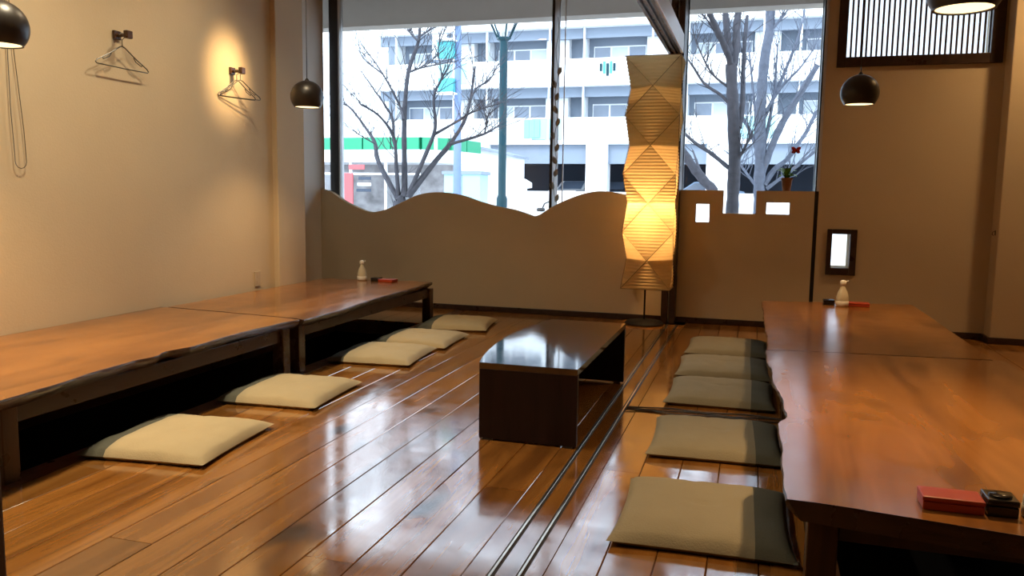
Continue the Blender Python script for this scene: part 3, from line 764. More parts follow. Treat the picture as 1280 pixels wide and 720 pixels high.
# ================================================================== WALL THINGS
def hanger(name_label, hook_label, y, z, turn, n_hang=1, w=0.20):
    hk = thing('coat_hook', hook_label, 'hook', (XL, y, z), 0, 'coat hooks on the left wall')
    MB().bbox(0.0005, 0.016, -0.028, 0.028, -0.022, 0.028, 0.003).build('plate', M['leg'], hk)
    MB().tube([(0.016,0,0.0),(0.06,0,0.0),(0.085,0,0.006)], 0.010, 10).build('peg', M['leg'], hk, True)
    MB().bbox(0.075, 0.105, -0.024, 0.024, -0.020, 0.026, 0.006).build('knob', M['leg'], hk)
    for k in range(n_hang):
        h = thing('wire_hanger', name_label[k], 'hanger', (XL+0.045+0.030*k, y, z+0.012), math.radians(turn - k*5), 'hangers on the left wall')
        hook = [(0, 0.022*math.sin(a)-0.0, -0.013+0.022*math.cos(a)-0.010) for a in [math.radians(d) for d in range(-100, 130, 20)]]
        hook = [(0, 0.018*math.sin(math.radians(d)), -0.016+0.018*math.cos(math.radians(d))) for d in range(-80, 181, 20)]
        hook += [(0, 0.0, -0.05), (0, 0, -0.075)]
        MB().tube(hook, 0.0024, 6).build('hook', M['wire'], h, True)
        zt = -0.075; zb = -0.20
        body = [(0,0,zt),(0,0.02,zt-0.006),(0,w*0.55,zt-0.062),(0,w*0.93,zb+0.022),(0,w,zb+0.008),(0,w*0.96,zb),(0,0,zb-0.002),(0,-w*0.96,zb),(0,-w,zb+0.008),(0,-w*0.93,zb+0.022),(0,-w*0.55,zt-0.062),(0,-0.02,zt-0.006),(0,0,zt)]
        MB().tube(body, 0.0036, 6).build('frame', M['wire'], h, True)
        for s in (-1, 1):
            MB().tube([(0,s*w*0.42,zt-0.052),(0,s*w*0.5,zt-0.075),(0,s*w*0.72,zt-0.095),(0,s*w*0.75,zt-0.085)], 0.003, 5).build('strap_notch', M['wire'], h, True)
hanger(['dark wire hanger hanging tilted on the hook furthest from the glowing wall patch'], 'dark wooden coat hook holding a single tilted hanger', 4.02, 2.00, 0, 1, 0.21)
hanger(['dark wire hanger on the hook in the glowing wall patch, nearer the wall', 'dark wire hanger on the hook in the glowing wall patch, in front of another'], 'dark wooden coat hook in the glowing patch of wall', 5.12, 1.955, -14, 2, 0.17)
# chain loop
yc = at(18, 100, X=XL+0.02).y
pts = [(XL+0.02, yc-0.035, ZC-0.002)] + [(XL+0.02, yc-0.035-0.004*k/6, ZC-1.7*k/6) for k in range(1, 6)]
zb = 1.215
loop = [(XL+0.02, yc-0.03+0.002, 3.08), (XL+0.02, yc-0.03, 2.2), (XL+0.02, yc-0.032, 1.5), (XL+0.02, yc-0.022, 1.27)] + [(XL+0.02, yc+0.012-0.034*math.cos(math.radians(d)), 1.235-0.034*math.sin(math.radians(d))) for d in range(0, 181, 30)] + [(XL+0.02, yc+0.04, 1.4), (XL+0.02, yc+0.0, 1.85), (XL+0.02, yc-0.016, 2.3), (XL+0.02, yc-0.018, 3.08)]
ch = thing('pull_chain', 'beaded pull chain hanging in a long loop against the left wall', 'chain', (0, 0, 0))
MB().tube(loop, 0.0022, 5).build('chain_loop', M['chain'], ch, True)
MB().bbox(XL+0.001, XL+0.05, yc-0.06, yc+0.02, 3.07, ZC-0.001, 0.004).build('bracket', M['shade_dark'], ch)
# outlet
oy = 5.38
ot = thing('wall_outlet', 'small beige socket plate low on the left wall', 'outlet', (XL, oy, 0.43))
MB().bbox(0.0003, 0.008, -0.035, 0.035, -0.058, 0.058, 0.003).build('plate', M['outlet'], ot)
for s in (-1, 1): MB().bbox(0.008, 0.010, -0.012, 0.012, s*0.022-0.012, s*0.022+0.012, 0.001).build('socket', M['outlet'], ot)
# small hook on the right pillar
ph = thing('pillar_hook', 'tiny metal hook on the side of the right pillar', 'hook', (1.795, 7.10, 0.86))
MB().bbox(-0.006, -0.0005, -0.01, 0.01, -0.02, 0.02, 0.002).build('plate', M['chain'], ph)
MB().tube([(-0.006,0,0.01),(-0.02,0,0.006),(-0.024,0,-0.012),(-0.014,0,-0.022)], 0.003, 6).build('hook', M['chain'], ph, True)

# ================================================================== TABLEWARE
def bottle(x, y, z, h, label, full=0.5):
    t = thing('sauce_bottle', label, 'bottle', (x, y, z + 0.0006))
    k = h/0.145
    body = [(0.0,0.0),(0.030,0.0),(0.033,0.006),(0.033,0.05),(0.026,0.078),(0.013,0.105),(0.011,0.122),(0.0,0.122)]
    MB().lathe([(r*k, zz*k) for r, zz in body], 20).build('glass_body', M['soy_glass'], t, True)
    MB().lathe([(r*k, zz*k) for r, zz in [(0.0335,0.004),(0.0345,0.005),(0.0345,0.03),(0.0335,0.031)]], 20, closed=True).build('label_band', M['cap_white'], t, True)
    MB().lathe([(r*k, zz*k) for r, zz in [(0.0,0.118),(0.014,0.118),(0.017,0.125),(0.017,0.138),(0.010,0.145),(0.0,0.145)]], 16).build('cap', M['cap_white'], t, True)
    MB().tube([(0.012*k,0,0.135*k),(0.028*k,0,0.142*k)], 0.004*k, 6).build('spout', M['cap_white'], t, True)
    return t
def box_tray(name, x0, x1, y0, y1, z, h, mtl, label, cat, lid=True, rz=0):
    cx, cyy = (x0+x1)/2, (y0+y1)/2
    t = thing(name, label, cat, (cx, cyy, z+0.0006), math.radians(rz))
    hx, hy = (x1-x0)/2, (y1-y0)/2
    MB().bbox(-hx, hx, -hy, hy, 0, h*0.62, 0.0025).build('box_body', mtl, t)
    MB().bbox(-hx-0.0015, hx+0.0015, -hy-0.0015, hy+0.0015, h*0.64, h, 0.0035).build('lid', mtl, t)
    return t
ZT = 0.35
b1 = at(459, 349, Z=ZT); bottle(b1.x, 6.28, ZT, 0.172, 'small soy bottle with white cap at the end of the left table')
q = at(472, 349, Z=ZT)
box_tray('condiment_box', -3.115, -3.045, 6.22, 6.30, ZT, 0.032, M['black_lacq'], 'small black lacquer box between soy bottle and red case by the left wall', 'box')
box_tray('chopstick_case', -3.035, -2.90, 6.20, 6.30, ZT, 0.024, M['red_lacq'], 'flat dark red case at the end of the left table', 'case', rz=-6)
bottle(0.617, 6.10, ZT, 0.185, 'clear sauce bottle with white cap below the peep window')
box_tray('condiment_box', 0.495, 0.57, 6.12, 6.20, ZT, 0.036, M['black_lacq'], 'small black lacquer box beside the bottle below the peep window', 'box')
box_tray('chopstick_case', 0.655, 0.80, 6.10, 6.20, ZT, 0.026, M['red_lacq'], 'flat dark red case beside the bottle below the peep window', 'case', rz=-2)
box_tray('chopstick_case', 0.425, 0.56, 2.112, 2.19, ZT, 0.034, M['red_lacq'], 'bright red lacquer case at the end corner of the knobbly table', 'case', rz=0)
nb = box_tray('condiment_box', 0.567, 0.633, 2.115, 2.19, ZT, 0.042, M['black_lacq'], 'glossy black lacquer box beside the bright red case', 'box', rz=0)
MB().lathe([(0.0,0.0),(0.026,0.0),(0.026,0.004),(0.02,0.006),(0.0,0.006)], 20, (0,0,0.042)).build('lid_disc', M['black_lacq'], nb, True)
bb = at(1285, 640, Z=ZT); bottle(0.678, 2.145, ZT, 0.135, 'pale bottle at the end of the knobbly table beside the black box')

# potted plant on the notched screen
pt = at(983, 238, Y=YW+0.03)
pl = thing('potted_plant', 'small potted plant with red flower standing on the notched screen', 'plant', (pt.x, YW+0.035, 1.1655))
MB().lathe([(0.0,0.0),(0.032,0.0),(0.044,0.09),(0.048,0.09),(0.048,0.11),(0.041,0.11),(0.038,0.095),(0.0,0.095)], 20).build('pot', M['terracotta'], pl, True)
rl = random.Random(5)
for k in range(13):
    a = k*2.4; ln = rl.uniform(0.06, 0.11); up = rl.uniform(0.1, 1.0)
    d = Vector((math.cos(a), math.sin(a)*0.7, 0)); sd = Vector((-math.sin(a), math.cos(a), 0))
    vs = []
    for t_, w_ in ((0,0.12),(0.35,0.8),(0.65,1.0),(0.88,0.65),(1,0.05)):
        c0 = Vector((0,0,0.095)) + d*(ln*t_*0.85) + Vector((0,0, ln*up*t_ + 0.035*math.sin(t_*3.0)))
        vs += [c0 - sd*0.026*w_, c0 + Vector((0,0,-0.005)), c0 + sd*0.026*w_]
    fs = []
    for q in range(4): fs += [(q*3,q*3+1,q*3+4,q*3+3),(q*3+1,q*3+2,q*3+5,q*3+4)]
    MB().add(vs, fs).build('leaf', M['leaf'], pl, True)
MB().tube([(0.0,0,0.09),(0.01,0,0.16),(0.035,0,0.24),(0.06,-0.005,0.305),(0.062,-0.005,0.33)], 0.0022, 5).build('stem', M['leaf'], pl, True)
for k in range(6):
    a = k*math.pi/3; c0 = Vector((0.06,-0.005,0.335)); d = Vector((math.cos(a)*0.8, math.sin(a)*0.5, 0.25 + 0.5*math.sin(a*2+1))).normalized()
    sd = d.cross(Vector((0,1,0.2))).normalized(); vs = []
    for t_, w_ in ((0,0.2),(0.4,1),(0.75,0.8),(1,0.05)):
        c1 = c0 + d*(0.05*t_); vs += [c1 - sd*0.016*w_, c1 + d.cross(sd)*0.004, c1 + sd*0.016*w_]
    fs = []
    for q in range(3): fs += [(q*3,q*3+1,q*3+4,q*3+3),(q*3+1,q*3+2,q*3+5,q*3+4)]
    MB().add(vs, fs).build('petal', M['petal'], pl, True)

# ================================================================== OUTDOORS
ZG = -0.45
struct('ground_street', MB().box(-90, 90, 7.7, 120, ZG-0.1, ZG), M['asphalt'], 'pale street outside the window', 'street')
struct('ground_pavement', MB().box(-60, 60, 7.7, 13.5, ZG, ZG+0.12), M['pavement'], 'pavement outside the window', 'pavement')

# ---- apartment block
YA = 41.0
ab = thing('apartment_building', 'white apartment block with rows of balconies across the street', 'building', (0, 0, 0))
xa0 = at(471, 120, Y=YA).x; xa1 = 26.0
zs_ = [3.72 + 2.92*k for k in range(6)]          # underside of each balcony band
MB().box(xa0, xa1, YA+1.5, YA+9, zs_[0], zs_[-1]+1.0).build('wall', M['recess'], ab)
for k, z in enumerate(zs_):
    MB().box(xa0, xa1, YA, YA+1.5, z, z+0.22).build('balcony_slab', M['facade'], ab)
    x = xa0; j = 0
    while x < xa1 - 0.1:
        x2 = min(x + 5.2, xa1)
        glassy = (k == 0 and j in (1, 3, 4, 5)) or (k == 1 and j in (0,))
        if glassy:
            MB().box(x, x2-1.6, YA, YA+0.1, z+0.22, z+1.35).build('parapet', M['facade'], ab)
            MB().box(x2-1.6, x2, YA+0.02, YA+0.06, z+0.25, z+1.3).build('balcony_panel', M['panel_glass'], ab)
            MB().box(x2-1.6, x2, YA, YA+0.1, z+1.3, z+1.36).build('handrail', M['facade'], ab)
        else:
            MB().box(x+0.01, x2-0.01, YA, YA+0.1, z+0.22, z+1.35).build('parapet', M['facade'], ab)
        x = x2; j += 1
    # lintel beams, partitions, windows above this band
    zt = z + 2.92
    if k < len(zs_)-1:
        MB().box(xa0, xa1, YA+0.5, YA+0.7, zt-0.5, zt).build('lintel', M['recess'], ab)
        x = xa0 + 1.0; j = 0
        while x < xa1 - 5:
            MB().box(x+3.1, x+4.3, YA+0.9, YA+1.5, z+0.22, zt).build('pier', M['facade'], ab)
            MB().box(x-0.04, x+0.04, YA+0.3, YA+1.5, z+0.22, zt).build('partition', M['facade'], ab)
            for (a, b) in ((x+0.3, x+3.0),):
                w = MB().box(a, b, YA+1.42, YA+1.5, z+0.25, z+2.15).build('window', M['facade'], ab)
                h = (b-a)/3
                for q in range(3):
                    MB().box(a+h*q+0.05, a+h*(q+1)-0.05, YA+1.40, YA+1.42, z+0.3, z+2.08).build('pane', M['pane'] if (q+j+k) % 3 != 1 else M['curtain'], w)
            x += 5.2; j += 1
for j in range(0, 9):
    x = xa0 + 4.5 + 5.2*j
    MB().tube([(x, YA-0.06, 3.7), (x, YA-0.06, zs_[-1]+1)], 0.05, 6).build('drain_pipe', M['facade'], ab)
# ground-floor parking
MB().box(xa0, xa1, YA+6.5, YA+7, 0.4, zs_[0]).build('parking_back', M['dark_bay'], ab)
MB().box(xa0, xa1, YA+0.3, YA+0.9, 2.75, zs_[0]).build('parking_beam', M['recess'], ab)
MB().box(xa0, xa1, YA+0.9, YA+6.5, 2.9, 3.0).build('parking_ceiling', M['dark_bay'], ab)
MB().box(xa0, xa1, YA+0.4, YA+6.5, 0.2, 0.45).build('parking_deck', M['asphalt'], ab)
c1_ = at(745, 220, Y=YA).x
for x in (c1_-12.0, c1_-6.3, c1_, c1_+6.0, c1_+12.2, c1_+18):
    MB().box(x-0.55, x+0.55, YA+0.0, YA+1.0, 0.2, zs_[0]).build('pillar', M['facade'], ab)
MB().box(xa0, xa1, YA-0.6, YA-0.4, ZG, 1.32).build('garden_wall', M['facade'], ab)
MB().box(xa0, xa1, YA-0.4, YA+0.4, ZG, 0.45).build('plinth', M['facade'], ab)
# towels on the balconies
tp = at(760, 86, Y=YA)
tw = thing('hanging_towel', 'teal striped towel hung over a white balcony parapet', 'towel', (tp.x, YA-0.02, tp.z-0.35))
for k in range(5): MB().bbox(-0.42+0.17*k, -0.29+0.17*k, -0.03, 0.0, 0.0+0.12*abs(k-2), 0.62+0.1*(k % 2), 0.01).build('fold', M['cyan'] if k % 2 else M['teal'], tw)
tp = at(665, 162, Y=YA)
tw = thing('hanging_laundry', 'pale blue bed sheet hung on a frosted balcony panel', 'laundry', (tp.x, YA-0.02, tp.z-0.45))
for k in range(3): MB().bbox(-0.42+0.28*k, -0.14+0.28*k, -0.05+0.01*k, 0.0, 0.02*k, 0.95, 0.012).build('fold', M['towel'], tw)

# ---- cars in the parking bays
def car(x, y, z, rz, paint, label):
    t = thing('parked_car', label, 'car', (x, y, z), rz)
    prof = [(-2.1,0.35),(-2.1,0.75),(-1.95,0.92),(-1.1,1.0),(-0.45,1.45),(0.9,1.48),(1.6,1.05),(2.05,0.98),(2.12,0.6),(2.1,0.35)]
    MB().prism(prof, -0.82, 0.82).build('body', paint, t)
    for s in (-1, 1):
        MB().prism([(-0.98,1.02),(-0.42,1.38),(0.2,1.4),(0.2,1.02)], s*0.825, s*0.835).build('side_window', M['pane'], t)
        MB().prism([(0.28,1.02),(0.28,1.4),(0.85,1.4),(1.4,1.06)], s*0.825, s*0.835).build('side_window', M['pane'], t)
    MB().add([(-1.12,-0.7,1.02),(-1.12,0.7,1.02),(-0.49,0.62,1.44),(-0.49,-0.62,1.44)], [(0,1,2,3)]).build('windscreen', M['pane'], t)
    MB().bbox(-2.13,-2.09,-0.75,-0.45,0.66,0.8,0.01).build('headlight', M['hub'], t); MB().bbox(-2.13,-2.09,0.45,0.75,0.66,0.8,0.01).build('headlight', M['hub'], t)
    for sx in (-1.3, 1.3):
        for s in (-1, 1):
            w = MB(); n = 16
            w.prism([(sx+0.32*math.cos(2*math.pi*i/n), 0.32+0.32*math.sin(2*math.pi*i/n)) for i in range(n)], s*0.84, s*0.66).build('wheel', M['tyre'], t)
            hb = MB().prism([(sx+0.19*math.cos(2*math.pi*i/n), 0.32+0.19*math.sin(2*math.pi*i/n)) for i in range(n)], s*0.85, s*0.84).build('hub_cap', M['hub'], t)
p = at(715, 222, Y=YA+3.2); car(p.x+0.4, YA+3.2, 0.452, math.radians(75), M['car_white'], 'white car facing out of the dark parking bay under the balconies')
p = at(868, 222, Y=YA+2.6); car(p.x+0.5, YA+2.8, 0.452, 0.0, M['car_blue'], 'blue car parked side-on behind the bare tree branches')
p = at(772, 222, Y=YA+3.2); car(p.x-0.1, YA+4.0, 0.452, math.radians(80), M['car_dark'], 'dark car parked beside the white parking pillar')

# ---- convenience store
YS = 30.0
cs = thing('convenience_store', 'white convenience store with a green band along its roofline', 'building', (0, 0, 0))
sx0 = -19.0; sx1 = at(526, 180, Y=YS).x; 
def zat(py, px=480): return at(px, py, Y=YS).z
zt_, zg1, zg0, zw = zat(168), zat(172), zat(187), zat(203)
path = [(sx0, YS), (sx1, YS), (sx1+0.9, YS+0.7), (sx1+1.3, YS+3.2)]       # front, splayed corner, side
def wallstrip(z0, z1, off, mtl, name, parent, seg):
    (xa, ya), (xb, yb) = path[seg], path[seg+1]
    d = Vector((xb-xa, yb-ya)).normalized(); n = Vector((d.y, -d.x))
    poly = [(xa+n.x*off, ya+n.y*off), (xb+n.x*off, yb+n.y*off), (xb-n.x*0.15, yb-n.y*0.15), (xa-n.x*0.15, ya-n.y*0.15)]
    return MB().prism(poly, z0, z1, axis='z').build(name, mtl, parent)
for seg in range(3):
    wallstrip(zg1, zt_, 0.10, M['store_white'], 'roof_edge', cs, seg)
    wallstrip(zw, zg0, 0.12, M['store_white'], 'fascia', cs, seg)
    (xa, ya), (xb, yb) = path[seg], path[seg+1]
    L_ = math.hypot(xb-xa, yb-ya); n_ = max(1, round(L_/1.25)); 
    for k in range(n_):
        u0, u1 = k/n_ + 0.03/L_, (k+1)/n_ - 0.03/L_
        d = Vector((xb-xa, yb-ya)); n = Vector((d.y, -d.x)).normalized()
        P0 = Vector((xa, ya)) + d*u0; P1 = Vector((xa, ya)) + d*u1
        MB().prism([tuple(P0+n*0.14), tuple(P1+n*0.14), tuple(P1-n*0.1), tuple(P0-n*0.1)], zg0, zg1, axis='z').build('sign_panel', M['green'], cs)
MB().box(sx0, sx1+0.6, YS+0.2, YS+3.1, zg0, zt_-0.05).build('roof_block', M['store_white'], cs)
MB().box(sx0, sx1+0.4, YS+2.6, YS+2.8, ZG, zw).build('shelves', M['store_in'], cs)
MB().box(sx0, sx1+0.6, YS+0.05, YS+2.6, zw, zw+0.1).build('soffit', M['store_white'], cs)
MB().box(sx0, sx1, YS-0.02, YS+0.12, ZG, 0.15).build('stall_riser', M['store_white'], cs)
x = sx0; k = 0
while x < sx1:
    MB().box(x-0.05, x+0.05, YS-0.05, YS+0.05, 0.15, zw).build('mullion', M['store_white'], cs)
    if k % 3 != 2: MB().box(x+0.06, min(x+1.5, sx1), YS, YS+0.02, 0.16, zw-0.45).build('shop_pane', M['glass'], cs)
    MB().box(x+0.06, min(x+1.5, sx1), YS-0.04, YS+0.04, zw-0.5, zw-0.42).build('transom', M['store_white'], cs)
    x += 1.56; k += 1
xr_ = at(436, 225, Y=YS).x
MB().box(xr_-0.22, xr_+0.22, YS-0.1, YS-0.02, 0.2, 1.9).build('poster_column', M['store_red'], cs)
xr_ = at(447, 209, Y=YS).x
MB().box(xr_-0.35, xr_+0.35, YS-0.1, YS-0.06, zat(212), zat(206)).build('poster', M['store_red'], cs)
xr_ = at(455, 231, Y=YS).x
for q in range(3): MB().box(xr_-0.3+0.05*q, xr_+0.35, YS-0.09, YS-0.06, zat(240)+0.12*q*2, zat(240)+0.12*(q*2+1)).build('poster', M['dark_bay'] if q != 1 else M['store_white'], cs)

# ---- white side shed with sloped roof, pale box
YH = 34.5
def w2(px, py, Y=YH): p = at(px, py, Y=Y); return (p.x, p.z)
sh = thing('white_shed', 'plain white shed with a sloping roof edge behind the blue pole', 'building', (0, 0, 0))
MB().prism([(w2(575,182)[0], ZG), w2(575,180.5), w2(600,185), w2(640,195), (w2(640,224)[0], ZG)], YH, YH+2.0).build('wall', M['facade'], sh)
MB().prism([w2(578,179), w2(600,183), w2(644,194), w2(644,197), w2(600,186), w2(578,182)], YH-0.3, YH+2.2).build('roof_edge', M['recess'], sh)
MB().prism([(w2(600,230)[0], ZG), w2(600,232), w2(632,228), w2(634,222), w2(660,224), w2(668,229), w2(668,235), w2(662,236), (w2(662,240)[0], ZG)], YH-1.4, YH-0.4).build('low_annex', M['facade'], sh)
wb = thing('utility_cabinet', 'pale cyan roadside cabinet with grey lid beside the blue pole', 'cabinet', (0, 0, 0))
a, b = w2(555, 245, 24), w2(600, 214, 24)
MB().box(a[0], b[0], 24, 24.8, ZG, b[1]-0.1).build('cabinet_body', M['panel_glass'], wb)
MB().box(a[0]-0.06, b[0]+0.06, 23.94, 24.86, b[1]-0.1, b[1]).build('lid', M['recess'], wb)
MB().box((a[0]+b[0])/2-0.01, (a[0]+b[0])/2+0.01, 23.985, 24, ZG+0.1, b[1]-0.12).build('door_seam', M['recess'], wb)

# ---- teal street lamp
YP = 12.0; lp = at(628.5, 150, Y=YP)
sl_ = thing('street_lamp', 'teal lantern street lamp on the pavement outside the big window', 'street lamp', (lp.x, YP, ZG+0.12))
zb_ = ZG+0.12
def zz(py): return at(628.5, py, Y=YP).z - zb_
MB().lathe([(0.0,0.0),(0.15,0.0),(0.15,0.12),(0.085,0.2),(0.075,zz(262)),(0.085,zz(258)),(0.085,zz(248)),(0.062,zz(244)),(0.06,zz(48))], 16).build('pole', M['teal'], sl_, True)
zl0, zl1 = zz(48), zz(19)
for k in range(6):
    a = k*math.pi/3
    MB().tube([(0.10*math.cos(a),0.10*math.sin(a),zl0),(0.27*math.cos(a),0.27*math.sin(a),zl1)], 0.013, 5).build('lantern_bar', M['teal'], sl_)
    b = a + math.pi/3
    MB().add([(0.096*math.cos(a),0.096*math.sin(a),zl0),(0.096*math.cos(b),0.096*math.sin(b),zl0),(0.262*math.cos(b),0.262*math.sin(b),zl1),(0.262*math.cos(a),0.262*math.sin(a),zl1)], [(0,1,2,3)]).build('lantern_pane', M['glass'], sl_)
MB().lathe([(0.06,zl0-0.05),(0.115,zl0-0.01),(0.115,zl0+0.01),(0.0,zl0+0.01)], 6).build('lantern_base', M['teal'], sl_)
MB().lathe([(0.0,zl1-0.03),(0.285,zl1-0.01),(0.29,zl1+0.02),(0.13,zl1+0.14),(0.03,zl1+0.2),(0.0,zl1+0.26)], 6).build('lantern_roof', M['teal'], sl_)
MB().lathe([(0.0,zl0+0.02),(0.05,zl0+0.02),(0.075,zl0+0.14),(0.06,zl0+0.26),(0.0,zl0+0.3)], 10).build('lantern_bulb', M['cap_white'], sl_, True)
# ---- blue pole with signals
YT = 20.0; tp = at(572, 150, Y=YT)
sg = thing('signal_pole', 'pale blue pole carrying cyan traffic signal boxes', 'signal pole', (tp.x, YT, ZG))
def zt2(py): return at(572, py, Y=YT).z - ZG
MB().tube([(0,0,0),(0,0,zt2(150)),(0,0,zt2(-20))], [0.12,0.095,0.08], 12).build('pole', M['pole_blue'], sg, True)
def sgb(px0, px1, py0, py1, mtl, name, y0=-0.25, y1=-0.1):
    a, b = at(px0, py1, Y=YT), at(px1, py0, Y=YT)
    MB().bbox(a.x-tp.x, b.x-tp.x, y0, y1, a.z-ZG, b.z-ZG, 0.01).build(name, mtl, sg)
sgb(541, 559, 43, 75, M['store_white'], 'sign_board', -0.05, 0.0)
sgb(551, 571, 54, 75, M['cyan'], 'signal_box'); sgb(552, 571, 99, 117, M['cyan'], 'signal_box'); sgb(558, 575, 25, 33, M['green'], 'signal_box')
for (px0, px1, py0, py1) in ((549,573,51,54),(549,573,117,119.5)):
    sgb(px0, px1, py0, py1, M['facade'], 'visor', -0.4, -0.05)
# ---- scooter mirror
YM = 10.5; mp_ = at(676, 262, Y=YM)
sm_ = thing('scooter_mirror', 'dark scooter mirror and bent stalk just above the low dip of the screen', 'mirror', (mp_.x, YM, ZG+0.12))
mz = mp_.z - ZG - 0.12
MB().tube([(0.26,0,0.0),(0.24,0,mz*0.6),(0.2,0,mz+0.08),(0.12,0,mz+0.11),(0.05,0,mz+0.08),(0.02,0,mz+0.01)], 0.011, 6).build('stalk', M['frame_dark'], sm_, True)
MB().lathe([(0.0,-0.03),(0.05,-0.025),(0.062,0.0),(0.05,0.022),(0.0,0.028)], 14, (0,0,mz)).build('mirror_head', M['frame_dark'], sm_, True)

# ---- trees
def tree(name, label, Y, limbs, mtl, seed, twigs=14, group=None, tw_len=0.5):
    rr = random.Random(seed); base = at(limbs[0][0][0][0], limbs[0][0][0][1], Y=Y)
    t = thing(name, label, 'tree', (base.x, Y, ZG+0.12), 0, group)
    org = Vector((base.x, Y, ZG+0.12)); tm = MB(); first = True
    for li, (pts, w0, w1) in enumerate(limbs):
        dy = rr.uniform(-0.7, 0.9) if li else 0.0
        n = len(pts); P = []
        for i, (px, py) in enumerate(pts):
            P.append(at(px, py, Y=Y + dy*(i/(n-1))**1.3) - org)
        if li == 0: P = [Vector((P[0].x*0.9, 0, 0)), Vector((P[0].x, 0, P[0].z*0.5))] + P
        # subdivide
        Q = []
        for i in range(len(P)-1):
            p0 = P[max(i-1,0)]; p1 = P[i]; p2 = P[i+1]; p3 = P[min(i+2, len(P)-1)]
            for k in range(4):
                u = k/4; Q.append(0.5*((2*p1)+(p2-p0)*u+(2*p0-5*p1+4*p2-p3)*u*u+(3*p1-p0-3*p2+p3)*u**3))
        Q.append(P[-1]); m_ = len(Q)
        sc = Y/F*0.5
        R_ = [(w0 + (w1-w0)*i/(m_-1))*sc*(1+0.10*rr.uniform(-1,1)) for i in range(m_)]
        MB().tube(Q, R_, 8 if w0 > 6 else 6).build('trunk' if li == 0 else 'branch', mtl, t, True)
        nt_ = int(twigs*(1.0 if w0 < 9 else 0.5))
        for k in range(nt_):
            i = rr.randint(int(m_*0.3), m_-1); p = Q[i]
            d0 = (Q[min(i+1,m_-1)]-Q[max(i-1,0)]).normalized()
            d = (d0*0.8 + Vector((rr.uniform(-1,1), rr.uniform(-0.6,0.6), rr.uniform(-0.2,0.9)))).normalized()
            ln = tw_len*rr.uniform(0.4, 1.3); pp = [p]; q = p.copy()
            for s in range(4):
                d = (d + Vector((rr.uniform(-.3,.3), rr.uniform(-.2,.2), rr.uniform(-.1,.35)))).normalized()
                q = q + d*ln/4; pp.append(q)
                if s in (1, 2) and rr.random() < 0.8:
                    d2 = (d + Vector((rr.uniform(-.9,.9), rr.uniform(-.5,.5), rr.uniform(-.2,.6)))).normalized()
                    tm.tube([q, q+d2*ln*0.22, q+d2*ln*0.42+Vector((0,0,ln*0.05))], [0.003, 0.0024, 0.0014], 4, False)
            r0 = min(R_[i]*0.6, 0.0065)
            tm.tube(pp, [r0, r0*0.8, r0*0.65, r0*0.5, 0.002], 4, False)
    o = tm.build('twigs', mtl, t); o['kind'] = 'stuff'
    return t
tree('bare_tree', 'bare spreading tree in front of the green-banded store', 9.6, [
    ([(500,256),(499,250)], 22, 18),
    ([(497,248),(473,202),(469,180),(460,164),(439,136),(428,130)], 7.5, 2),
    ([(498,246),(495.5,209),(492,171),(473,144),(451,131)], 6.5, 2),
    ([(506,246),(505.5,198),(505.5,150),(510,92),(523,52),(525,24)], 9, 3.5),
    ([(511,242),(533,191),(544,160),(542,127),(546,110),(562,81)], 7, 2),
    ([(510,246),(544,202),(564,178),(584,142),(594,83)], 9, 2.5),
    ([(563,180),(604,168),(622,158)], 5, 2),
    ([(606,166),(609,150),(612,140)], 2.5, 1.2),
    ([(543,168),(571,152),(591,140),(622,130)], 4, 1.5),
    ([(504,150),(500,133),(477,90),(452,56)], 4.5, 1.5),
    ([(492,171),(490,146),(471,117),(452,90)], 4, 1.5),
    ([(478,92),(462,80),(452,70)], 2.5, 1.2),
    ([(512,90),(530,84),(567,77)], 3, 1.2),
    ([(584,140),(594,112),(612,100),(623,79)], 3.5, 1.2),
    ([(544,112),(552,96),(548,60),(560,30)], 3, 1.2),
    ([(523,52),(512,40),(505,28)], 3, 1.5),
    ([(525,45),(540,36),(556,26)], 3, 1.2),
    ([(469,180),(455,172),(445,166)], 2, 1.0),
    ], M['bark_tree'], 4, twigs=18, tw_len=0.5)
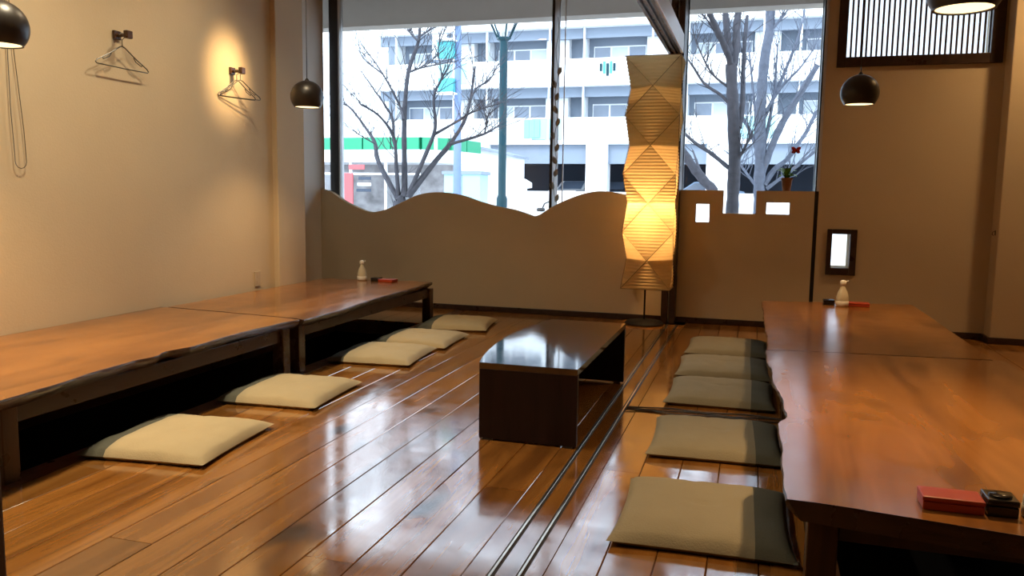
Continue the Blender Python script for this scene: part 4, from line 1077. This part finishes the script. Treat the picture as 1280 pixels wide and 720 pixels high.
tree('bare_tree', 'bare multi-stemmed tree with a thick trunk seen through the notch of the screen', 9.4, [
    ([(915,268),(917,230),(918,199),(917,150),(915,110),(914,80)], 16, 13),
    ([(914,84),(910,68),(900,45),(887,16),(880,-10)], 9, 6),
    ([(915,82),(911,56),(908,32),(906,4),(905,-15)], 9, 6),
    ([(917,82),(920,60),(921,32),(924,5),(925,-15)], 10, 8),
    ([(911,210),(898,199),(885,189),(868,178),(855,166)], 5.5, 4),
    ([(910,128),(900,118),(881,105),(868,86),(856,68)], 4.5, 2),
    ([(909,108),(890,92),(876,66),(866,40)], 3.5, 1.2),
    ([(912,74),(896,40),(872,12)], 3, 1.2),
    ([(924,160),(928,130),(929,90),(931,50),(934,20)], 7, 4),
    ([(918,205),(928,190),(938,170)], 5, 2),
    ], M['bark_tree'], 9, twigs=15, tw_len=0.42, group='bare trees behind the notched screen')
tree('bare_tree', 'pale bare tree fanning out behind the red flower', 10.6, [
    ([(949,262),(949,238),(950,205),(951,180),(951,140),(952,116),(956,72),(962,36),(963,4)], 15, 10),
    ([(955,232),(968,212),(984,199),(996,182),(1008,165),(1020,140)], 7, 4),
    ([(952,216),(966,180),(980,150),(999,119),(1022,81)], 9, 6),
    ([(958,236),(985,216),(1018,190)], 5, 3),
    ([(950,200),(940,170),(930,150),(922,135)], 6, 3),
    ([(954,150),(968,120),(985,80),(1000,40),(1006,10)], 5, 2),
    ([(953,190),(962,150),(968,110),(972,60)], 6, 2),
    ([(951,210),(945,185),(944,140),(938,80),(934,40)], 5, 2),
    ([(957,140),(976,110),(1000,85),(1018,60)], 4, 1.5),
    ([(947,235),(932,215),(918,196)], 4, 2),
    ([(962,40),(975,25),(990,5)], 4, 1.5),
    ], M['bark_pale'], 21, twigs=18, tw_len=0.5, group='bare trees behind the notched screen')
tree('bare_tree', 'dark leaning stump of a trunk beside the paper lamp', 11.5, [
    ([(893,246),(880,226),(866,208),(852,188),(845,175)], 13, 10),
    ([(880,226),(872,205),(866,188)], 5, 2),
    ], M['bark_tree'], 31, twigs=5, tw_len=0.3, group='bare trees behind the notched screen')
